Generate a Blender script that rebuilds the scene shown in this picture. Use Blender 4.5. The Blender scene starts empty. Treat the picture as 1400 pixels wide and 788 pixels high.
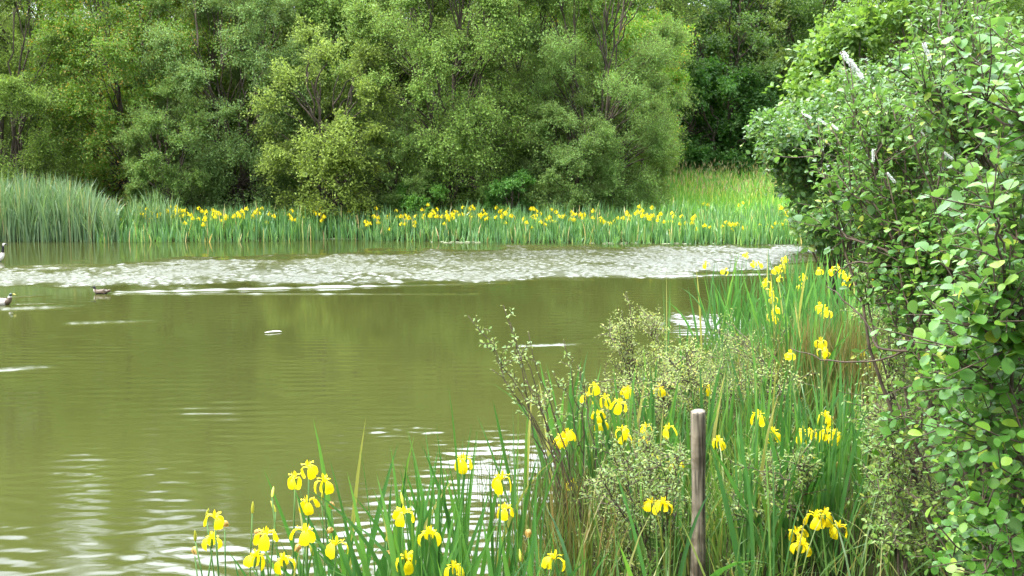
import bpy, math
import numpy as np
from mathutils import Vector

R = np.random.RandomState
PI = math.pi
scn = bpy.context.scene
COL = scn.collection

# ----------------------------------------------------------------- camera model
F = 1500.0                       # focal length in pixels of a 1400 x 788 picture
EYE = 2.5
PITCH = math.atan(171 / 1500)
CP, SP = math.cos(PITCH), math.sin(PITCH)


def at(px, py, Y):
    """world point seen at picture position px, py at the distance Y"""
    u, v = (px - 700) / F, (394 - py) / F
    dy, dz = CP + v * SP, -SP + v * CP
    s = Y / dy
    return np.array([u * s, Y, EYE + dz * s])


def on(px, py, z=0.0):
    """world point on the level z seen at px, py"""
    u, v = (px - 700) / F, (394 - py) / F
    dy, dz = CP + v * SP, -SP + v * CP
    s = (z - EYE) / dz
    return np.array([u * s, dy * s, z])


def xat(px, Y):
    return (px - 700) / F * Y / CP


# ----------------------------------------------------------------- objects
def tag(o, label=None, cat=None, group=None, kind=None):
    if label: o['label'] = label
    if cat: o['category'] = cat
    if group: o['group'] = group
    if kind: o['kind'] = kind
    return o


def empty(name, loc, rz=0.0, sc=1.0):
    o = bpy.data.objects.new(name, None)
    COL.objects.link(o)
    o.location = [float(c) for c in loc]
    o.rotation_euler = (0, 0, float(rz))
    o.scale = (sc, sc, sc)
    o.empty_display_size = 0.2
    return o


def link(name, me, parent=None, loc=(0, 0, 0), rot=(0, 0, 0), sc=1.0):
    o = bpy.data.objects.new(name, me)
    COL.objects.link(o)
    o.parent = parent
    o.location = [float(c) for c in loc]
    o.rotation_euler = [float(c) for c in rot]
    o.scale = (sc, sc, sc) if np.isscalar(sc) else sc
    return o


class MB:
    """collects vertices and faces, numpy arrays, into one mesh"""
    def __init__(s):
        s.V, s.Q, s.T, s.n = [], [], [], 0
        s.mq, s.mt = [], []

    def add(s, v, q=None, t=None, m=0):
        v = np.asarray(v, float).reshape(-1, 3)
        if q is not None and len(q):
            s.Q.append(np.asarray(q, int).reshape(-1, 4) + s.n); s.mq.append(np.full(len(s.Q[-1]), m))
        if t is not None and len(t):
            s.T.append(np.asarray(t, int).reshape(-1, 3) + s.n); s.mt.append(np.full(len(s.T[-1]), m))
        s.V.append(v); s.n += len(v)

    def mesh(s, name, mats, smooth=True):
        me = bpy.data.meshes.new(name)
        V = np.concatenate(s.V) if s.V else np.zeros((0, 3))
        Q = np.concatenate(s.Q) if s.Q else np.zeros((0, 4), int)
        T = np.concatenate(s.T) if s.T else np.zeros((0, 3), int)
        me.vertices.add(len(V)); me.vertices.foreach_set('co', V.astype(np.float32).ravel())
        loops = np.concatenate([Q.ravel(), T.ravel()]).astype(np.int32)
        me.loops.add(len(loops)); me.loops.foreach_set('vertex_index', loops)
        nq, nt = len(Q), len(T)
        me.polygons.add(nq + nt)
        st = np.concatenate([np.arange(nq) * 4, nq * 4 + np.arange(nt) * 3]).astype(np.int32)
        me.polygons.foreach_set('loop_start', st)
        me.polygons.foreach_set('loop_total', np.concatenate([np.full(nq, 4), np.full(nt, 3)]).astype(np.int32))
        mi = np.concatenate(s.mq + s.mt) if (s.mq or s.mt) else np.zeros(0)
        me.polygons.foreach_set('material_index', mi.astype(np.int32))
        me.polygons.foreach_set('use_smooth', np.full(nq + nt, bool(smooth)))
        for m in (mats if isinstance(mats, (list, tuple)) else [mats]):
            me.materials.append(m)
        me.update(calc_edges=True)
        me.validate()
        return me


def unit(a):
    a = np.asarray(a, float)
    return a / np.maximum(np.linalg.norm(a, axis=-1, keepdims=True), 1e-9)


# leaf shapes: (u along, v across, w out of the plane), quads, tris
def leaf_shape(stations, fold=0.12, droop=0.12):
    P = [(0, 0, 0)]
    for u, h in stations:
        for sgn in (-1, 0, 1):
            P.append((u, sgn * h, -droop * u * u + (fold * abs(sgn) * h)))
    P.append((1, 0, -droop))
    k = len(stations)
    q, t = [], []
    t += [(0, 1, 2), (0, 2, 3)]
    for i in range(k - 1):
        a = 1 + 3 * i; b = a + 3
        q += [(a, b, b + 1, a + 1), (a + 1, b + 1, b + 2, a + 2)]
    a = 1 + 3 * (k - 1); e = len(P) - 1
    t += [(a, e, a + 1), (a + 1, e, a + 2)]
    return np.array(P, float), np.array(q, int).reshape(-1, 4), np.array(t, int)


SH_FAR = (np.array([(0, 0, 0), (.45, -.5, .05), (1, 0, -.08), (.45, .5, .05)], float), np.array([(0, 1, 2, 3)]), np.zeros((0, 3), int))
SH_MID = leaf_shape([(.35, .42), (.68, .38)], .2, .15)
SH_ROUND = leaf_shape([(.18, .30), (.45, .50), (.75, .46), (.93, .24)], .18, .16)
SH_OVAL = leaf_shape([(.2, .32), (.5, .5), (.8, .3)], .25, .2)


def add_leaves(mb, P, D, N, L, W, shape, m=0):
    n = len(P)
    if not n: return
    T, q, t = shape
    D = unit(D)
    S = unit(np.cross(N, D)); N = unit(np.cross(D, S))
    L = np.broadcast_to(L, (n,)); W = np.broadcast_to(W, (n,))
    V = (P[:, None, :] + T[None, :, 0:1] * (L[:, None, None] * D[:, None, :])
         + T[None, :, 1:2] * (W[:, None, None] * S[:, None, :])
         + T[None, :, 2:3] * (L[:, None, None] * N[:, None, :]))
    off = (np.arange(n) * len(T))[:, None, None]
    mb.add(V.reshape(-1, 3), (q[None] + off).reshape(-1, 4) if len(q) else None, (t[None] + off).reshape(-1, 3) if len(t) else None, m)


def add_blades(mb, base, az, lean, bend, L, W, twist, seg=6, fold=0.0, power=1.6, tip=0.12, m=0):
    """curved sword or grass blades"""
    n = len(base)
    if not n: return
    base = np.asarray(base, float)
    cols = 3 if fold else 2
    ca, sa = np.cos(az), np.sin(az)
    wx, wy = np.cos(az + twist), np.sin(az + twist)
    pos = base.copy()
    rows = []
    for i in range(seg + 1):
        t = i / seg
        ang = lean + bend * t ** power
        if t <= .55: pr = .75 + .25 * math.sin(PI * t / 1.1)
        else: pr = max(0.0, 1 - ((t - .55) / .45) ** 1.9) * (1 - tip) + tip * (1 - t)
        hw = W * pr * .5
        wv = np.stack([wx * hw, wy * hw, np.zeros(n)], 1)
        if cols == 3:
            nx = np.stack([-wy, wx, np.zeros(n)], 1) * (hw * fold)[:, None]
            rows.append(np.stack([pos - wv, pos + nx, pos + wv], 1))
        else:
            rows.append(np.stack([pos - wv, pos + wv], 1))
        st = (L / seg)
        pos = pos + np.stack([np.sin(ang) * ca * st, np.sin(ang) * sa * st, np.cos(ang) * st], 1)
    V = np.stack(rows, 1)                     # n, seg+1, cols, 3
    per = (seg + 1) * cols
    q = []
    for i in range(seg):
        for c in range(cols - 1):
            a = i * cols + c
            q.append((a, a + 1, a + 1 + cols, a + cols))
    q = np.array(q)
    mb.add(V.reshape(-1, 3), (q[None] + (np.arange(n) * per)[:, None, None]).reshape(-1, 4), None, m)


def add_tube(mb, pts, rad, sides=6, m=0, cap=True):
    pts = np.asarray(pts, float)
    k = len(pts)
    rad = np.broadcast_to(rad, (k,))
    tan = unit(np.gradient(pts, axis=0))
    ref = np.array([0, 0, 1.0]) if abs(tan[:, 2]).mean() < .9 else np.array([1.0, 0, 0])
    s = unit(np.cross(tan, ref)); b = np.cross(tan, s)
    a = np.arange(sides) / sides * 2 * PI
    V = pts[:, None] + rad[:, None, None] * (np.cos(a)[None, :, None] * s[:, None] + np.sin(a)[None, :, None] * b[:, None])
    q = []
    for i in range(k - 1):
        for j in range(sides):
            j2 = (j + 1) % sides
            q.append((i * sides + j, i * sides + j2, (i + 1) * sides + j2, (i + 1) * sides + j))
    V = V.reshape(-1, 3)
    t = []
    if cap:
        V = np.concatenate([V, pts[-1:]])
        t = [((k - 1) * sides + j, (k - 1) * sides + (j + 1) % sides, k * sides) for j in range(sides)]
    mb.add(V, q, t, m)


def curve(p0, p1, p2, n=8, wob=0.0, rng=None):
    t = np.linspace(0, 1, n)[:, None]
    c = (1 - t) ** 2 * p0 + 2 * t * (1 - t) * p1 + t ** 2 * p2
    if wob and rng is not None:
        w = rng.normal(0, wob, (n, 3)); w[0] = 0; w[-1] = 0
        c = c + w
    return c


# ----------------------------------------------------------------- materials
def mat(name):
    m = bpy.data.materials.new(name)
    m.use_nodes = True
    nt = m.node_tree
    return m, nt, nt.nodes['Principled BSDF'], nt.nodes['Material Output']


def node(nt, typ, **kw):
    n = nt.nodes.new(typ)
    for k, v in kw.items():
        setattr(n, k, v)
    return n


def ramp(nt, stops, interp='LINEAR'):
    r = node(nt, 'ShaderNodeValToRGB')
    el = r.color_ramp.elements
    r.color_ramp.interpolation = interp
    while len(el) < len(stops): el.new(0.5)
    for e, (p, c) in zip(el, stops):
        e.position = p; e.color = (*c, 1) if len(c) == 3 else c
    return r


def leaf_mat(name, stops, trans=0.35, rough=0.45, under=None, tint=True, spec=0.5, tcol=(1.25, 1.2, .55)):
    """leaves: every leaf its own tone, light passes through, the underside may be paler"""
    m, nt, b, out = mat(name)
    L = nt.links
    g = node(nt, 'ShaderNodeNewGeometry')
    r = ramp(nt, stops)
    L.new(g.outputs['Random Per Island'], r.inputs[0])
    colr = r.outputs[0]
    if tint:
        oi = node(nt, 'ShaderNodeObjectInfo')
        mx = node(nt, 'ShaderNodeMix', data_type='RGBA', blend_type='MULTIPLY')
        mx.inputs[0].default_value = 1
        L.new(colr, mx.inputs[6]); L.new(oi.outputs['Color'], mx.inputs[7])
        colr = mx.outputs[2]
    if under:
        mu = node(nt, 'ShaderNodeMix', data_type='RGBA')
        L.new(g.outputs['Backfacing'], mu.inputs[0]); L.new(colr, mu.inputs[6]); mu.inputs[7].default_value = (*under, 1)
        colr = mu.outputs[2]
    L.new(colr, b.inputs['Base Color'])
    b.inputs['Roughness'].default_value = rough
    b.inputs['Specular IOR Level'].default_value = spec
    tr = node(nt, 'ShaderNodeBsdfTranslucent')
    tm = node(nt, 'ShaderNodeMix', data_type='RGBA', blend_type='MULTIPLY'); tm.inputs[0].default_value = 1
    L.new(colr, tm.inputs[6]); tm.inputs[7].default_value = (*tcol, 1)
    L.new(tm.outputs[2], tr.inputs['Color'])
    ms = node(nt, 'ShaderNodeMixShader'); ms.inputs[0].default_value = trans
    L.new(b.outputs[0], ms.inputs[1]); L.new(tr.outputs[0], ms.inputs[2])
    L.new(ms.outputs[0], out.inputs['Surface'])
    return m


def noise_mat(name, c1, c2, scale=8.0, rough=.8, stretch=(1, 1, 1), bump=0.0, detail=6, spec=.3):
    m, nt, b, out = mat(name)
    L = nt.links
    tc = node(nt, 'ShaderNodeTexCoord')
    mp = node(nt, 'ShaderNodeMapping'); mp.inputs['Scale'].default_value = stretch
    L.new(tc.outputs['Object'], mp.inputs[0])
    n = node(nt, 'ShaderNodeTexNoise'); n.inputs['Scale'].default_value = scale; n.inputs['Detail'].default_value = detail
    L.new(mp.outputs[0], n.inputs['Vector'])
    r = ramp(nt, [(.3, c1), (.7, c2)])
    L.new(n.outputs['Fac'], r.inputs[0]); L.new(r.outputs[0], b.inputs['Base Color'])
    b.inputs['Roughness'].default_value = rough
    b.inputs['Specular IOR Level'].default_value = spec
    if bump:
        bp = node(nt, 'ShaderNodeBump'); bp.inputs['Strength'].default_value = 1; bp.inputs['Distance'].default_value = bump
        L.new(n.outputs['Fac'], bp.inputs['Height']); L.new(bp.outputs[0], b.inputs['Normal'])
    return m


M = {}
M['willow'] = leaf_mat('willow_leaf', [(0, (.092, .160, .036)), (.4, (.118, .204, .048)), (.75, (.144, .238, .062)), (1, (.185, .275, .088))], .48, .6, under=(.15, .21, .085), tint=True, spec=.3)
M['willow2'] = leaf_mat('mixed_leaf', [(0, (.070, .145, .020)), (.55, (.105, .205, .030)), (.86, (.145, .25, .042)), (.94, (.27, .23, .05)), (1, (.30, .19, .04))], .43, .5, tint=True)
M['dark'] = leaf_mat('woodland_leaf', [(0, (.070, .15, .030)), (.6, (.105, .205, .045)), (1, (.16, .26, .07))], .45, .5, tint=True)
M['alder'] = leaf_mat('alder_leaf', [(0, (.045, .135, .015)), (.45, (.065, .185, .020)), (.8, (.095, .235, .025)), (.95, (.19, .33, .035)), (1, (.28, .34, .04))], .42, .46, under=(.10, .20, .065), tint=True, spec=.42)
M['sallow'] = leaf_mat('sallow_leaf', [(0, (.12, .20, .05)), (.5, (.18, .27, .08)), (.85, (.25, .32, .11)), (1, (.36, .36, .12))], .4, .5, under=(.22, .28, .15), tint=True, spec=.4)
M['iris'] = leaf_mat('iris_leaf', [(0, (.035, .105, .030)), (.5, (.055, .15, .040)), (.85, (.085, .20, .045)), (.95, (.12, .23, .05)), (1, (.30, .26, .10))], .35, .35, tint=True, spec=.5, tcol=(1.2, 1.3, .5))
M['reed'] = leaf_mat('reed_leaf', [(0, (.07, .135, .065)), (.5, (.10, .18, .09)), (.9, (.15, .23, .12)), (1, (.30, .27, .13))], .3, .45, tint=True)
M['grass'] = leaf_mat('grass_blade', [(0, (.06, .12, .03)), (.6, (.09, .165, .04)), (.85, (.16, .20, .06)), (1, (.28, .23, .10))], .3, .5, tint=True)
M['rush'] = leaf_mat('rush_stem', [(0, (.10, .12, .03)), (.5, (.13, .17, .04)), (.8, (.20, .18, .06)), (1, (.22, .14, .05))], .15, .5, tint=True)
M['petal'] = leaf_mat('iris_petal', [(0, (.80, .60, .006)), (.6, (.84, .68, .010)), (1, (.86, .75, .03))], .35, .5, tint=True, spec=.2, tcol=(1.05, 1.0, .6))
M['wilted'] = leaf_mat('wilted_petal', [(0, (.25, .12, .03)), (1, (.45, .30, .07))], .3, .6, tint=False)
M['bud'] = leaf_mat('iris_bud', [(0, (.55, .50, .03)), (1, (.30, .35, .04))], .2, .5, tint=False)
M['stem'] = noise_mat('iris_stem', (.06, .14, .035), (.10, .20, .05), 6, .5)
M['bark'] = noise_mat('tree_bark', (.035, .028, .020), (.11, .09, .065), 5, .9, (1, 1, .3), .02)
M['twig'] = noise_mat('shrub_bark', (.045, .034, .024), (.115, .085, .058), 20, .8)
M['fluff'] = leaf_mat('catkin_fluff', [(0, (.70, .72, .68)), (1, (.85, .86, .84))], .3, .8, tint=False, tcol=(1, 1, 1))
M['scum'] = noise_mat('pond_scum', (.16, .19, .09), (.34, .35, .24), 6, .7)


def wood_mat():
    m, nt, b, out = mat('weathered_wood')
    L = nt.links
    tc = node(nt, 'ShaderNodeTexCoord')
    mp = node(nt, 'ShaderNodeMapping'); mp.inputs['Scale'].default_value = (1, 1, .06)
    L.new(tc.outputs['Object'], mp.inputs[0])
    n = node(nt, 'ShaderNodeTexNoise'); n.inputs['Scale'].default_value = 55; n.inputs['Detail'].default_value = 8
    L.new(mp.outputs[0], n.inputs['Vector'])
    r = ramp(nt, [(.38, (.055, .045, .030)), (.5, (.165, .14, .10)), (.62, (.24, .20, .14))])
    L.new(n.outputs['Fac'], r.inputs[0])
    n2 = node(nt, 'ShaderNodeTexNoise'); n2.inputs['Scale'].default_value = 9; n2.inputs['Detail'].default_value = 3
    L.new(tc.outputs['Object'], n2.inputs['Vector'])
    r2 = ramp(nt, [(.42, (.45, .42, .36)), (.56, (1, 1, 1))])
    L.new(n2.outputs['Fac'], r2.inputs[0])
    mx = node(nt, 'ShaderNodeMix', data_type='RGBA', blend_type='MULTIPLY'); mx.inputs[0].default_value = 1
    L.new(r.outputs[0], mx.inputs[6]); L.new(r2.outputs[0], mx.inputs[7])
    L.new(mx.outputs[2], b.inputs['Base Color'])
    b.inputs['Roughness'].default_value = .85
    bp = node(nt, 'ShaderNodeBump'); bp.inputs['Distance'].default_value = .008
    L.new(n.outputs['Fac'], bp.inputs['Height']); L.new(bp.outputs[0], b.inputs['Normal'])
    return m


M['wood'] = wood_mat()


def plain(name, c, rough=.6, spec=.3):
    m, nt, b, out = mat(name)
    n = node(nt, 'ShaderNodeTexNoise'); n.inputs['Scale'].default_value = 30
    tc = node(nt, 'ShaderNodeTexCoord'); nt.links.new(tc.outputs['Object'], n.inputs['Vector'])
    r = ramp(nt, [(.2, tuple(x * .75 for x in c)), (.8, tuple(min(1, x * 1.15) for x in c))])
    nt.links.new(n.outputs['Fac'], r.inputs[0]); nt.links.new(r.outputs[0], b.inputs['Base Color'])
    b.inputs['Roughness'].default_value = rough; b.inputs['Specular IOR Level'].default_value = spec
    return m


M['black'] = plain('black_feather', (.012, .012, .014))
M['white'] = plain('white_feather', (.78, .75, .72))
M['buff'] = plain('buff_feather', (.52, .44, .38))
M['brown'] = plain('brown_feather', (.11, .08, .055))
M['green_head'] = plain('green_head_feather', (.012, .035, .022), .35, .6)
M['grey'] = plain('grey_feather', (.50, .47, .44))
M['horn'] = plain('dark_bill', (.03, .03, .028), .4)
M['olive_bill'] = plain('yellow_bill', (.45, .38, .08), .4)
M['pale_stick'] = noise_mat('bleached_wood', (.62, .60, .55), (.80, .79, .75), 20, .7, (.2, 1, 1))

# ----------------------------------------------------------------- terrain
SHORE = np.array([(-70, 2.5), (-20, 3.4), (-6, 4.0), (-2.2, 4.3), (-.6, 4.7), (.15, 5.6), (.3, 7.0), (.45, 8.6), (.9, 10.2), (1.7, 11.6), (2.6, 13.0), (3.6, 15.0), (4.6, 17.4),
                  (6.2, 20.0), (8.6, 24.0), (10.2, 28.5), (10.8, 32.0), (9.5, 33.9), (5, 34.3), (0, 34.7), (-3.5, 35.6), (-6, 36.4), (-8, 35.4), (-12, 35.2), (-17, 35.1), (-24, 35.6), (-40, 33), (-60, 30), (-75, 15)], float)


def shore_dist(x, y):
    """distance from the water's edge, positive on land"""
    x = np.asarray(x, float); y = np.asarray(y, float)
    d = np.full(x.shape, 1e9); inside = np.zeros(x.shape, bool)
    n = len(SHORE)
    for i in range(n):
        x0, y0 = SHORE[i]; x1, y1 = SHORE[(i + 1) % n]
        dx, dy = x1 - x0, y1 - y0
        t = np.clip(((x - x0) * dx + (y - y0) * dy) / (dx * dx + dy * dy), 0, 1)
        d = np.minimum(d, np.hypot(x - x0 - t * dx, y - y0 - t * dy))
        c = ((y0 > y) != (y1 > y)) & (x < dx * (y - y0) / (dy if abs(dy) > 1e-9 else 1e-9) + x0)
        inside ^= c
    return np.where(inside, -d, d)


def sstep(a, b, x):
    t = np.clip((x - a) / (b - a), 0, 1)
    return t * t * (3 - 2 * t)


def height(x, y):
    x = np.asarray(x, float); y = np.asarray(y, float)
    d = shore_dist(x, y)
    z = np.where(d < 0, -.75 * (1 - np.exp(d / .9)), np.where(y > 31, .08 * (1 - np.exp(-d / .25)) + .04 * np.clip(d, 0, 4), .16 * (1 - np.exp(-d / .25)) + .12 * np.clip(d, 0, 3)))
    z = z + 1.35 * sstep(37, 58, y) * (d > 0) + 17 * sstep(62, 130, y)
    z = z + .45 * sstep(3.2, .8, y) * (d > 0)
    bump = .05 * np.sin(x * 1.7 + 1.3 * np.sin(y * .9)) * np.sin(y * 1.3) * sstep(.2, 1.5, d)
    return z + bump


def hgt(x, y):
    return float(height(np.array([x]), np.array([y]))[0])


def grid_mesh(name, xs, ys, zf, m):
    X, Y = np.meshgrid(xs, ys)
    Z = zf(X, Y)
    nx, ny = len(xs), len(ys)
    i = (np.arange(ny - 1)[:, None] * nx + np.arange(nx - 1)[None]).ravel()
    mb = MB()
    mb.add(np.stack([X, Y, Z], -1).reshape(-1, 3), np.stack([i, i + 1, i + nx + 1, i + nx], 1))
    return mb.mesh(name, m)


M['soil'] = noise_mat('bank_soil', (.012, .013, .006), (.032, .036, .013), 1.5, .95, spec=0.0)
xs = np.concatenate([np.linspace(-400, -45, 20), np.arange(-44, -12, 1.0), np.arange(-12, 14, .25), np.arange(14, 45, 1.0), np.linspace(46, 400, 20)])
ys = np.concatenate([np.linspace(-200, -6, 14), np.arange(-5, 40, .25), np.arange(40, 130, 2.0), np.linspace(132, 500, 16)])
ground = link('ground', grid_mesh('ground', xs, ys, height, M['soil']))
tag(ground, kind='structure')

# ----------------------------------------------------------------- water: real waves
rw = R(11)


def waves(X, Y, n, lo, hi, spread, seed, main=PI / 2):
    r = R(seed)
    Z = np.zeros_like(X)
    for _ in range(n):
        lam = lo * (hi / lo) ** r.rand()
        a = main + r.normal(0, spread)
        k = 2 * PI / lam
        Z += lam * np.sin(k * (X * math.cos(a) + Y * math.sin(a)) + r.rand() * 6.28)
    return Z / math.sqrt(n) / (lo * hi) ** .5     # amplitude of order 1


def poly_y(pts, x):
    p = np.array(sorted(map(tuple, pts)))
    return np.interp(x, p[:, 0], p[:, 1])


band_hi = [on(a, b)[:2] for a, b in [(-60, 371), (0, 366), (140, 360), (280, 353), (560, 343), (700, 337), (900, 335), (1150, 334)]]
band_lo = [on(a, b)[:2] for a, b in [(-60, 395), (0, 394), (300, 391), (640, 387), (820, 383), (950, 377), (1050, 369), (1160, 352)]]
LINES = []      # ridges on the water: (p0, p1, half width, height)
for a, b, w, h in [((150, 401), (560, 391), .10, .034), ((148, 402.5), (650, 403), .07, .024), ((430, 394), (700, 388), .10, .02),
                   ((0, 424), (110, 420), .16, .030), ((20, 417), (90, 415), .06, .016), ((90, 443), (225, 439), .11, .018), ((705, 474), (812, 470), .07, .018), ((-10, 507), (80, 501), .10, .018),
                   ((0, 408), (70, 404), .08, .015), ((880, 379), (1110, 375), .12, .03),
                   ((590, 331), (650, 331), .1, .012)]:
    LINES.append((on(*a)[:2], on(*b)[:2], w, h))


def water_z(X, Y, want='z'):
    W = np.zeros_like(X)
    edge = .35 * np.sin(X * 1.3) + .25 * np.sin(X * 3.1 + 1) + .15 * np.sin(X * 7.3 + Y)
    yh, yl = poly_y(band_hi, X) + edge * .8, poly_y(band_lo, X) + edge * .35
    nz_ = waves(X, Y, 16, .7, 3.0, .9, 41)
    band = sstep(yl - .3, yl + 1.0, Y + .4 * nz_) * (1 - sstep(yh - 2.2, yh + 1.0, Y + .8 * nz_))
    patch = .78 + .22 * np.clip(waves(X, Y, 9, 1.5, 5, .9, 5) * .9 + .25, -1, 1)
    W = np.maximum(W, band * patch)
    if want == 'z': Z = band * patch * (.017 * waves(X, Y, 40, .09, .22, .65, 1) + .0035 * waves(X, Y, 12, .4, 1.1, .5, 12))
    else: Z = np.zeros_like(X)
    if want == 'z': Z += .0003 * waves(X, Y, 16, .08, .16, .7, 4) * sstep(14, 9, Y)
    # long low ripples in the sheltered water
    mod = np.clip(.55 + .6 * waves(X, Y, 8, 2.5, 8, 1.0, 8), .12, 1.3)
    near = sstep(8.3, 10.5, Y) * sstep(19, 12, Y)
    Z += .0019 * near * mod * waves(X, Y, 7, .20, .32, .10, 2, main=PI / 2 + .06)
    Z += .0006 * mod * (.55 + .45 * sstep(8.5, 11, Y)) * waves(X, Y, 12, .12, .45, .5, 3)
    # choppy patches that catch the sky
    for (px, py, rx, ry, amp) in [(50, 745, .9, 1.5, .0009), (690, 650, .55, 1.3, .0085), (600, 735, .9, .9, .005), (960, 440, .8, 1.0, .012), (1000, 452, .7, 1.4, .012), (870, 520, .7, .5, .004), (130, 640, .8, .8, .0012), (560, 590, .5, .4, .003), (300, 760, .5, .5, .003)]:
        c = on(px, py)
        g = np.exp(-((X - c[0]) / rx) ** 2 - ((Y - c[1]) / ry) ** 2)
        W = np.maximum(W, g * amp * 25)
        if want == 'z': Z += amp * g * (waves(X, Y, 14, .12, .26, .35, int(px + py)) + .5 * waves(X, Y, 14, .05, .11, .7, int(px)))
    for p0, p1, w, h in LINES:
        d = p1 - p0; L2 = d @ d
        t = ((X - p0[0]) * d[0] + (Y - p0[1]) * d[1]) / L2
        dist = (-(X - p0[0]) * d[1] + (Y - p0[1]) * d[0]) / math.sqrt(L2)
        s = dist / (w * 1.15)
        along = sstep(-.01, .03, t) * (1 - sstep(.55, 1.0, t) * .8) * (t < 1.02) * (.80 + .20 * np.sin(t * math.sqrt(L2) * 5 + 2 * np.sin(t * 31)))
        Z += 1.3 * h * along * np.exp(-s * s) * (np.abs(s) < 4)
        W = np.maximum(W, np.clip(along, 0, 1) * np.exp(-s * s) * (np.abs(s) < 4) * min(1, h / .028))
    return Z if want == 'z' else W


def water_mat():
    m, nt, b, out = mat('murky_water')
    L = nt.links
    tc = node(nt, 'ShaderNodeTexCoord')
    n = node(nt, 'ShaderNodeTexNoise'); n.inputs['Scale'].default_value = .14; n.inputs['Detail'].default_value = 2
    L.new(tc.outputs['Object'], n.inputs['Vector'])
    r = ramp(nt, [(.3, (.029, .033, .0080)), (.7, (.042, .046, .0110))])
    L.new(n.outputs['Fac'], r.inputs[0]); L.new(r.outputs[0], b.inputs['Base Color'])
    at_ = node(nt, 'ShaderNodeAttribute'); at_.attribute_name = 'ruffle'
    mr = node(nt, 'ShaderNodeMapRange'); mr.inputs['To Min'].default_value = .065; mr.inputs['To Max'].default_value = .42
    L.new(at_.outputs['Fac'], mr.inputs[0]); L.new(mr.outputs[0], b.inputs['Roughness'])
    b.inputs['IOR'].default_value = 1.333
    return m


M['water'] = water_mat()
xs = np.concatenate([np.linspace(-75, -20, 30), np.arange(-19.5, 11.2, .05), [11.6, 12.5]])
ys = np.concatenate([[1.5, 2.5, 3.2], np.arange(3.6, 12, .025), np.arange(12, 21, .04), np.arange(21, 34, .03), np.arange(34, 36.8, .05), [37.4, 38]])
water = link('water', grid_mesh('water', xs, ys, water_z, M['water']))
tag(water, kind='structure')
GX, GY = np.meshgrid(xs, ys)
ra = water.data.attributes.new('ruffle', 'FLOAT', 'POINT')      # how wind-roughened the surface is
ra.data.foreach_set('value', water_z(GX, GY, 'w').astype(np.float32).ravel())

# ----------------------------------------------------------------- trees
def tree_parts(seed, H, Rr, npuff, lpp, lL, lW, pr, mname, droop=.25, upward=.5, nst=4, lowest=.10, twigs=26, shape=SH_FAR, lean=0.0):
    """stems (list of meshes) and a crown mesh; origin at the foot"""
    r = R(seed)
    stems, smb = [], []
    for k in range(nst):
        a = 2 * PI * k / nst + r.uniform(-.5, .5)
        d = np.array([math.cos(a), math.sin(a), 0])
        top = d * Rr * r.uniform(.25, .55) + np.array([lean * H * .4, 0, H * r.uniform(.62, .85)])
        c = curve(d * .18, d * Rr * .12 + np.array([0, 0, H * .4]), top, 12, .09, r)
        stems.append(c); mb = MB(); add_tube(mb, c, np.linspace(.115, .02, 12) * r.uniform(.7, 1.1), 7); smb.append(mb)
    P, D, N, LL, WW = [], [], [], [], []
    n0 = 0
    while n0 < npuff:
        t = lowest + (.97 - lowest) * r.rand() ** 1.35
        env = Rr * (math.sqrt(max(0, 1 - ((t - .42) / .6) ** 2)) if t > .42 else .72 + .28 * t / .42)
        a = r.uniform(0, 2 * PI)
        rad = env * (.55 + .45 * math.sqrt(r.rand()))
        c = np.array([math.cos(a) * rad + lean * t * H * .4, math.sin(a) * rad, t * H])
        n0 += 1
        rp = pr * r.uniform(.65, 1.35)
        outw = unit(np.array([math.cos(a), math.sin(a), (t - .35) * 1.2]))
        # limb from the nearest stem
        best = min(range(nst), key=lambda k: np.linalg.norm(stems[k][4:, :2] - c[:2], axis=1).min())
        s = stems[best]
        j = int(np.argmin(np.linalg.norm(s - (c - np.array([0, 0, .28 * H * (.5 + .5 * r.rand())])), axis=1)))
        j = max(2, min(j, 10))
        b = curve(s[j], (s[j] + c) / 2 + np.array([0, 0, .3 * rp]), c, 7, .06, r)
        add_tube(smb[best], b, np.linspace(.036, .010, 7), 5)
        nt_ = twigs
        td = unit(r.normal(0, 1, (nt_, 3)) * np.array([1, 1, .8]) + outw * .75 + np.array([0, 0, upward]))
        tl = rp * r.uniform(.55, 1.15, nt_)
        for k in range(0, nt_, 4):
            add_tube(smb[best], np.stack([c, c + td[k] * tl[k] * .5 + [0, 0, .05], c + td[k] * tl[k] * .95 - [0, 0, droop * .15]]), [.012, .008, .003], 3, cap=False)
        per = max(1, lpp // nt_)
        s_ = r.rand(nt_, per) ** .75
        pos = c + td[:, None] * (tl[:, None] * s_)[..., None]
        pos[..., 2] -= droop * (s_ ** 2) * tl[:, None] * .5
        pos = pos + r.normal(0, rp * .085, pos.shape)
        ld = td[:, None] * .7 + r.normal(0, .6, pos.shape); ld[..., 2] -= droop
        nn = r.normal(0, .55, pos.shape) + np.array([0, 0, .75]) + outw * .35
        P.append(pos.reshape(-1, 3)); D.append(ld.reshape(-1, 3)); N.append(nn.reshape(-1, 3))
        sz = r.uniform(.65, 1.25, nt_ * per)
        LL.append(lL * sz); WW.append(lW * sz)
    mb = MB()
    P = np.concatenate(P)
    keep = P[:, 2] > .15
    add_leaves(mb, P[keep], np.concatenate(D)[keep], np.concatenate(N)[keep], np.concatenate(LL)[keep], np.concatenate(WW)[keep], shape)
    return [x.mesh('trunk', M['bark'], True) for x in smb], mb.mesh('crown', M[mname], False)


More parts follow.
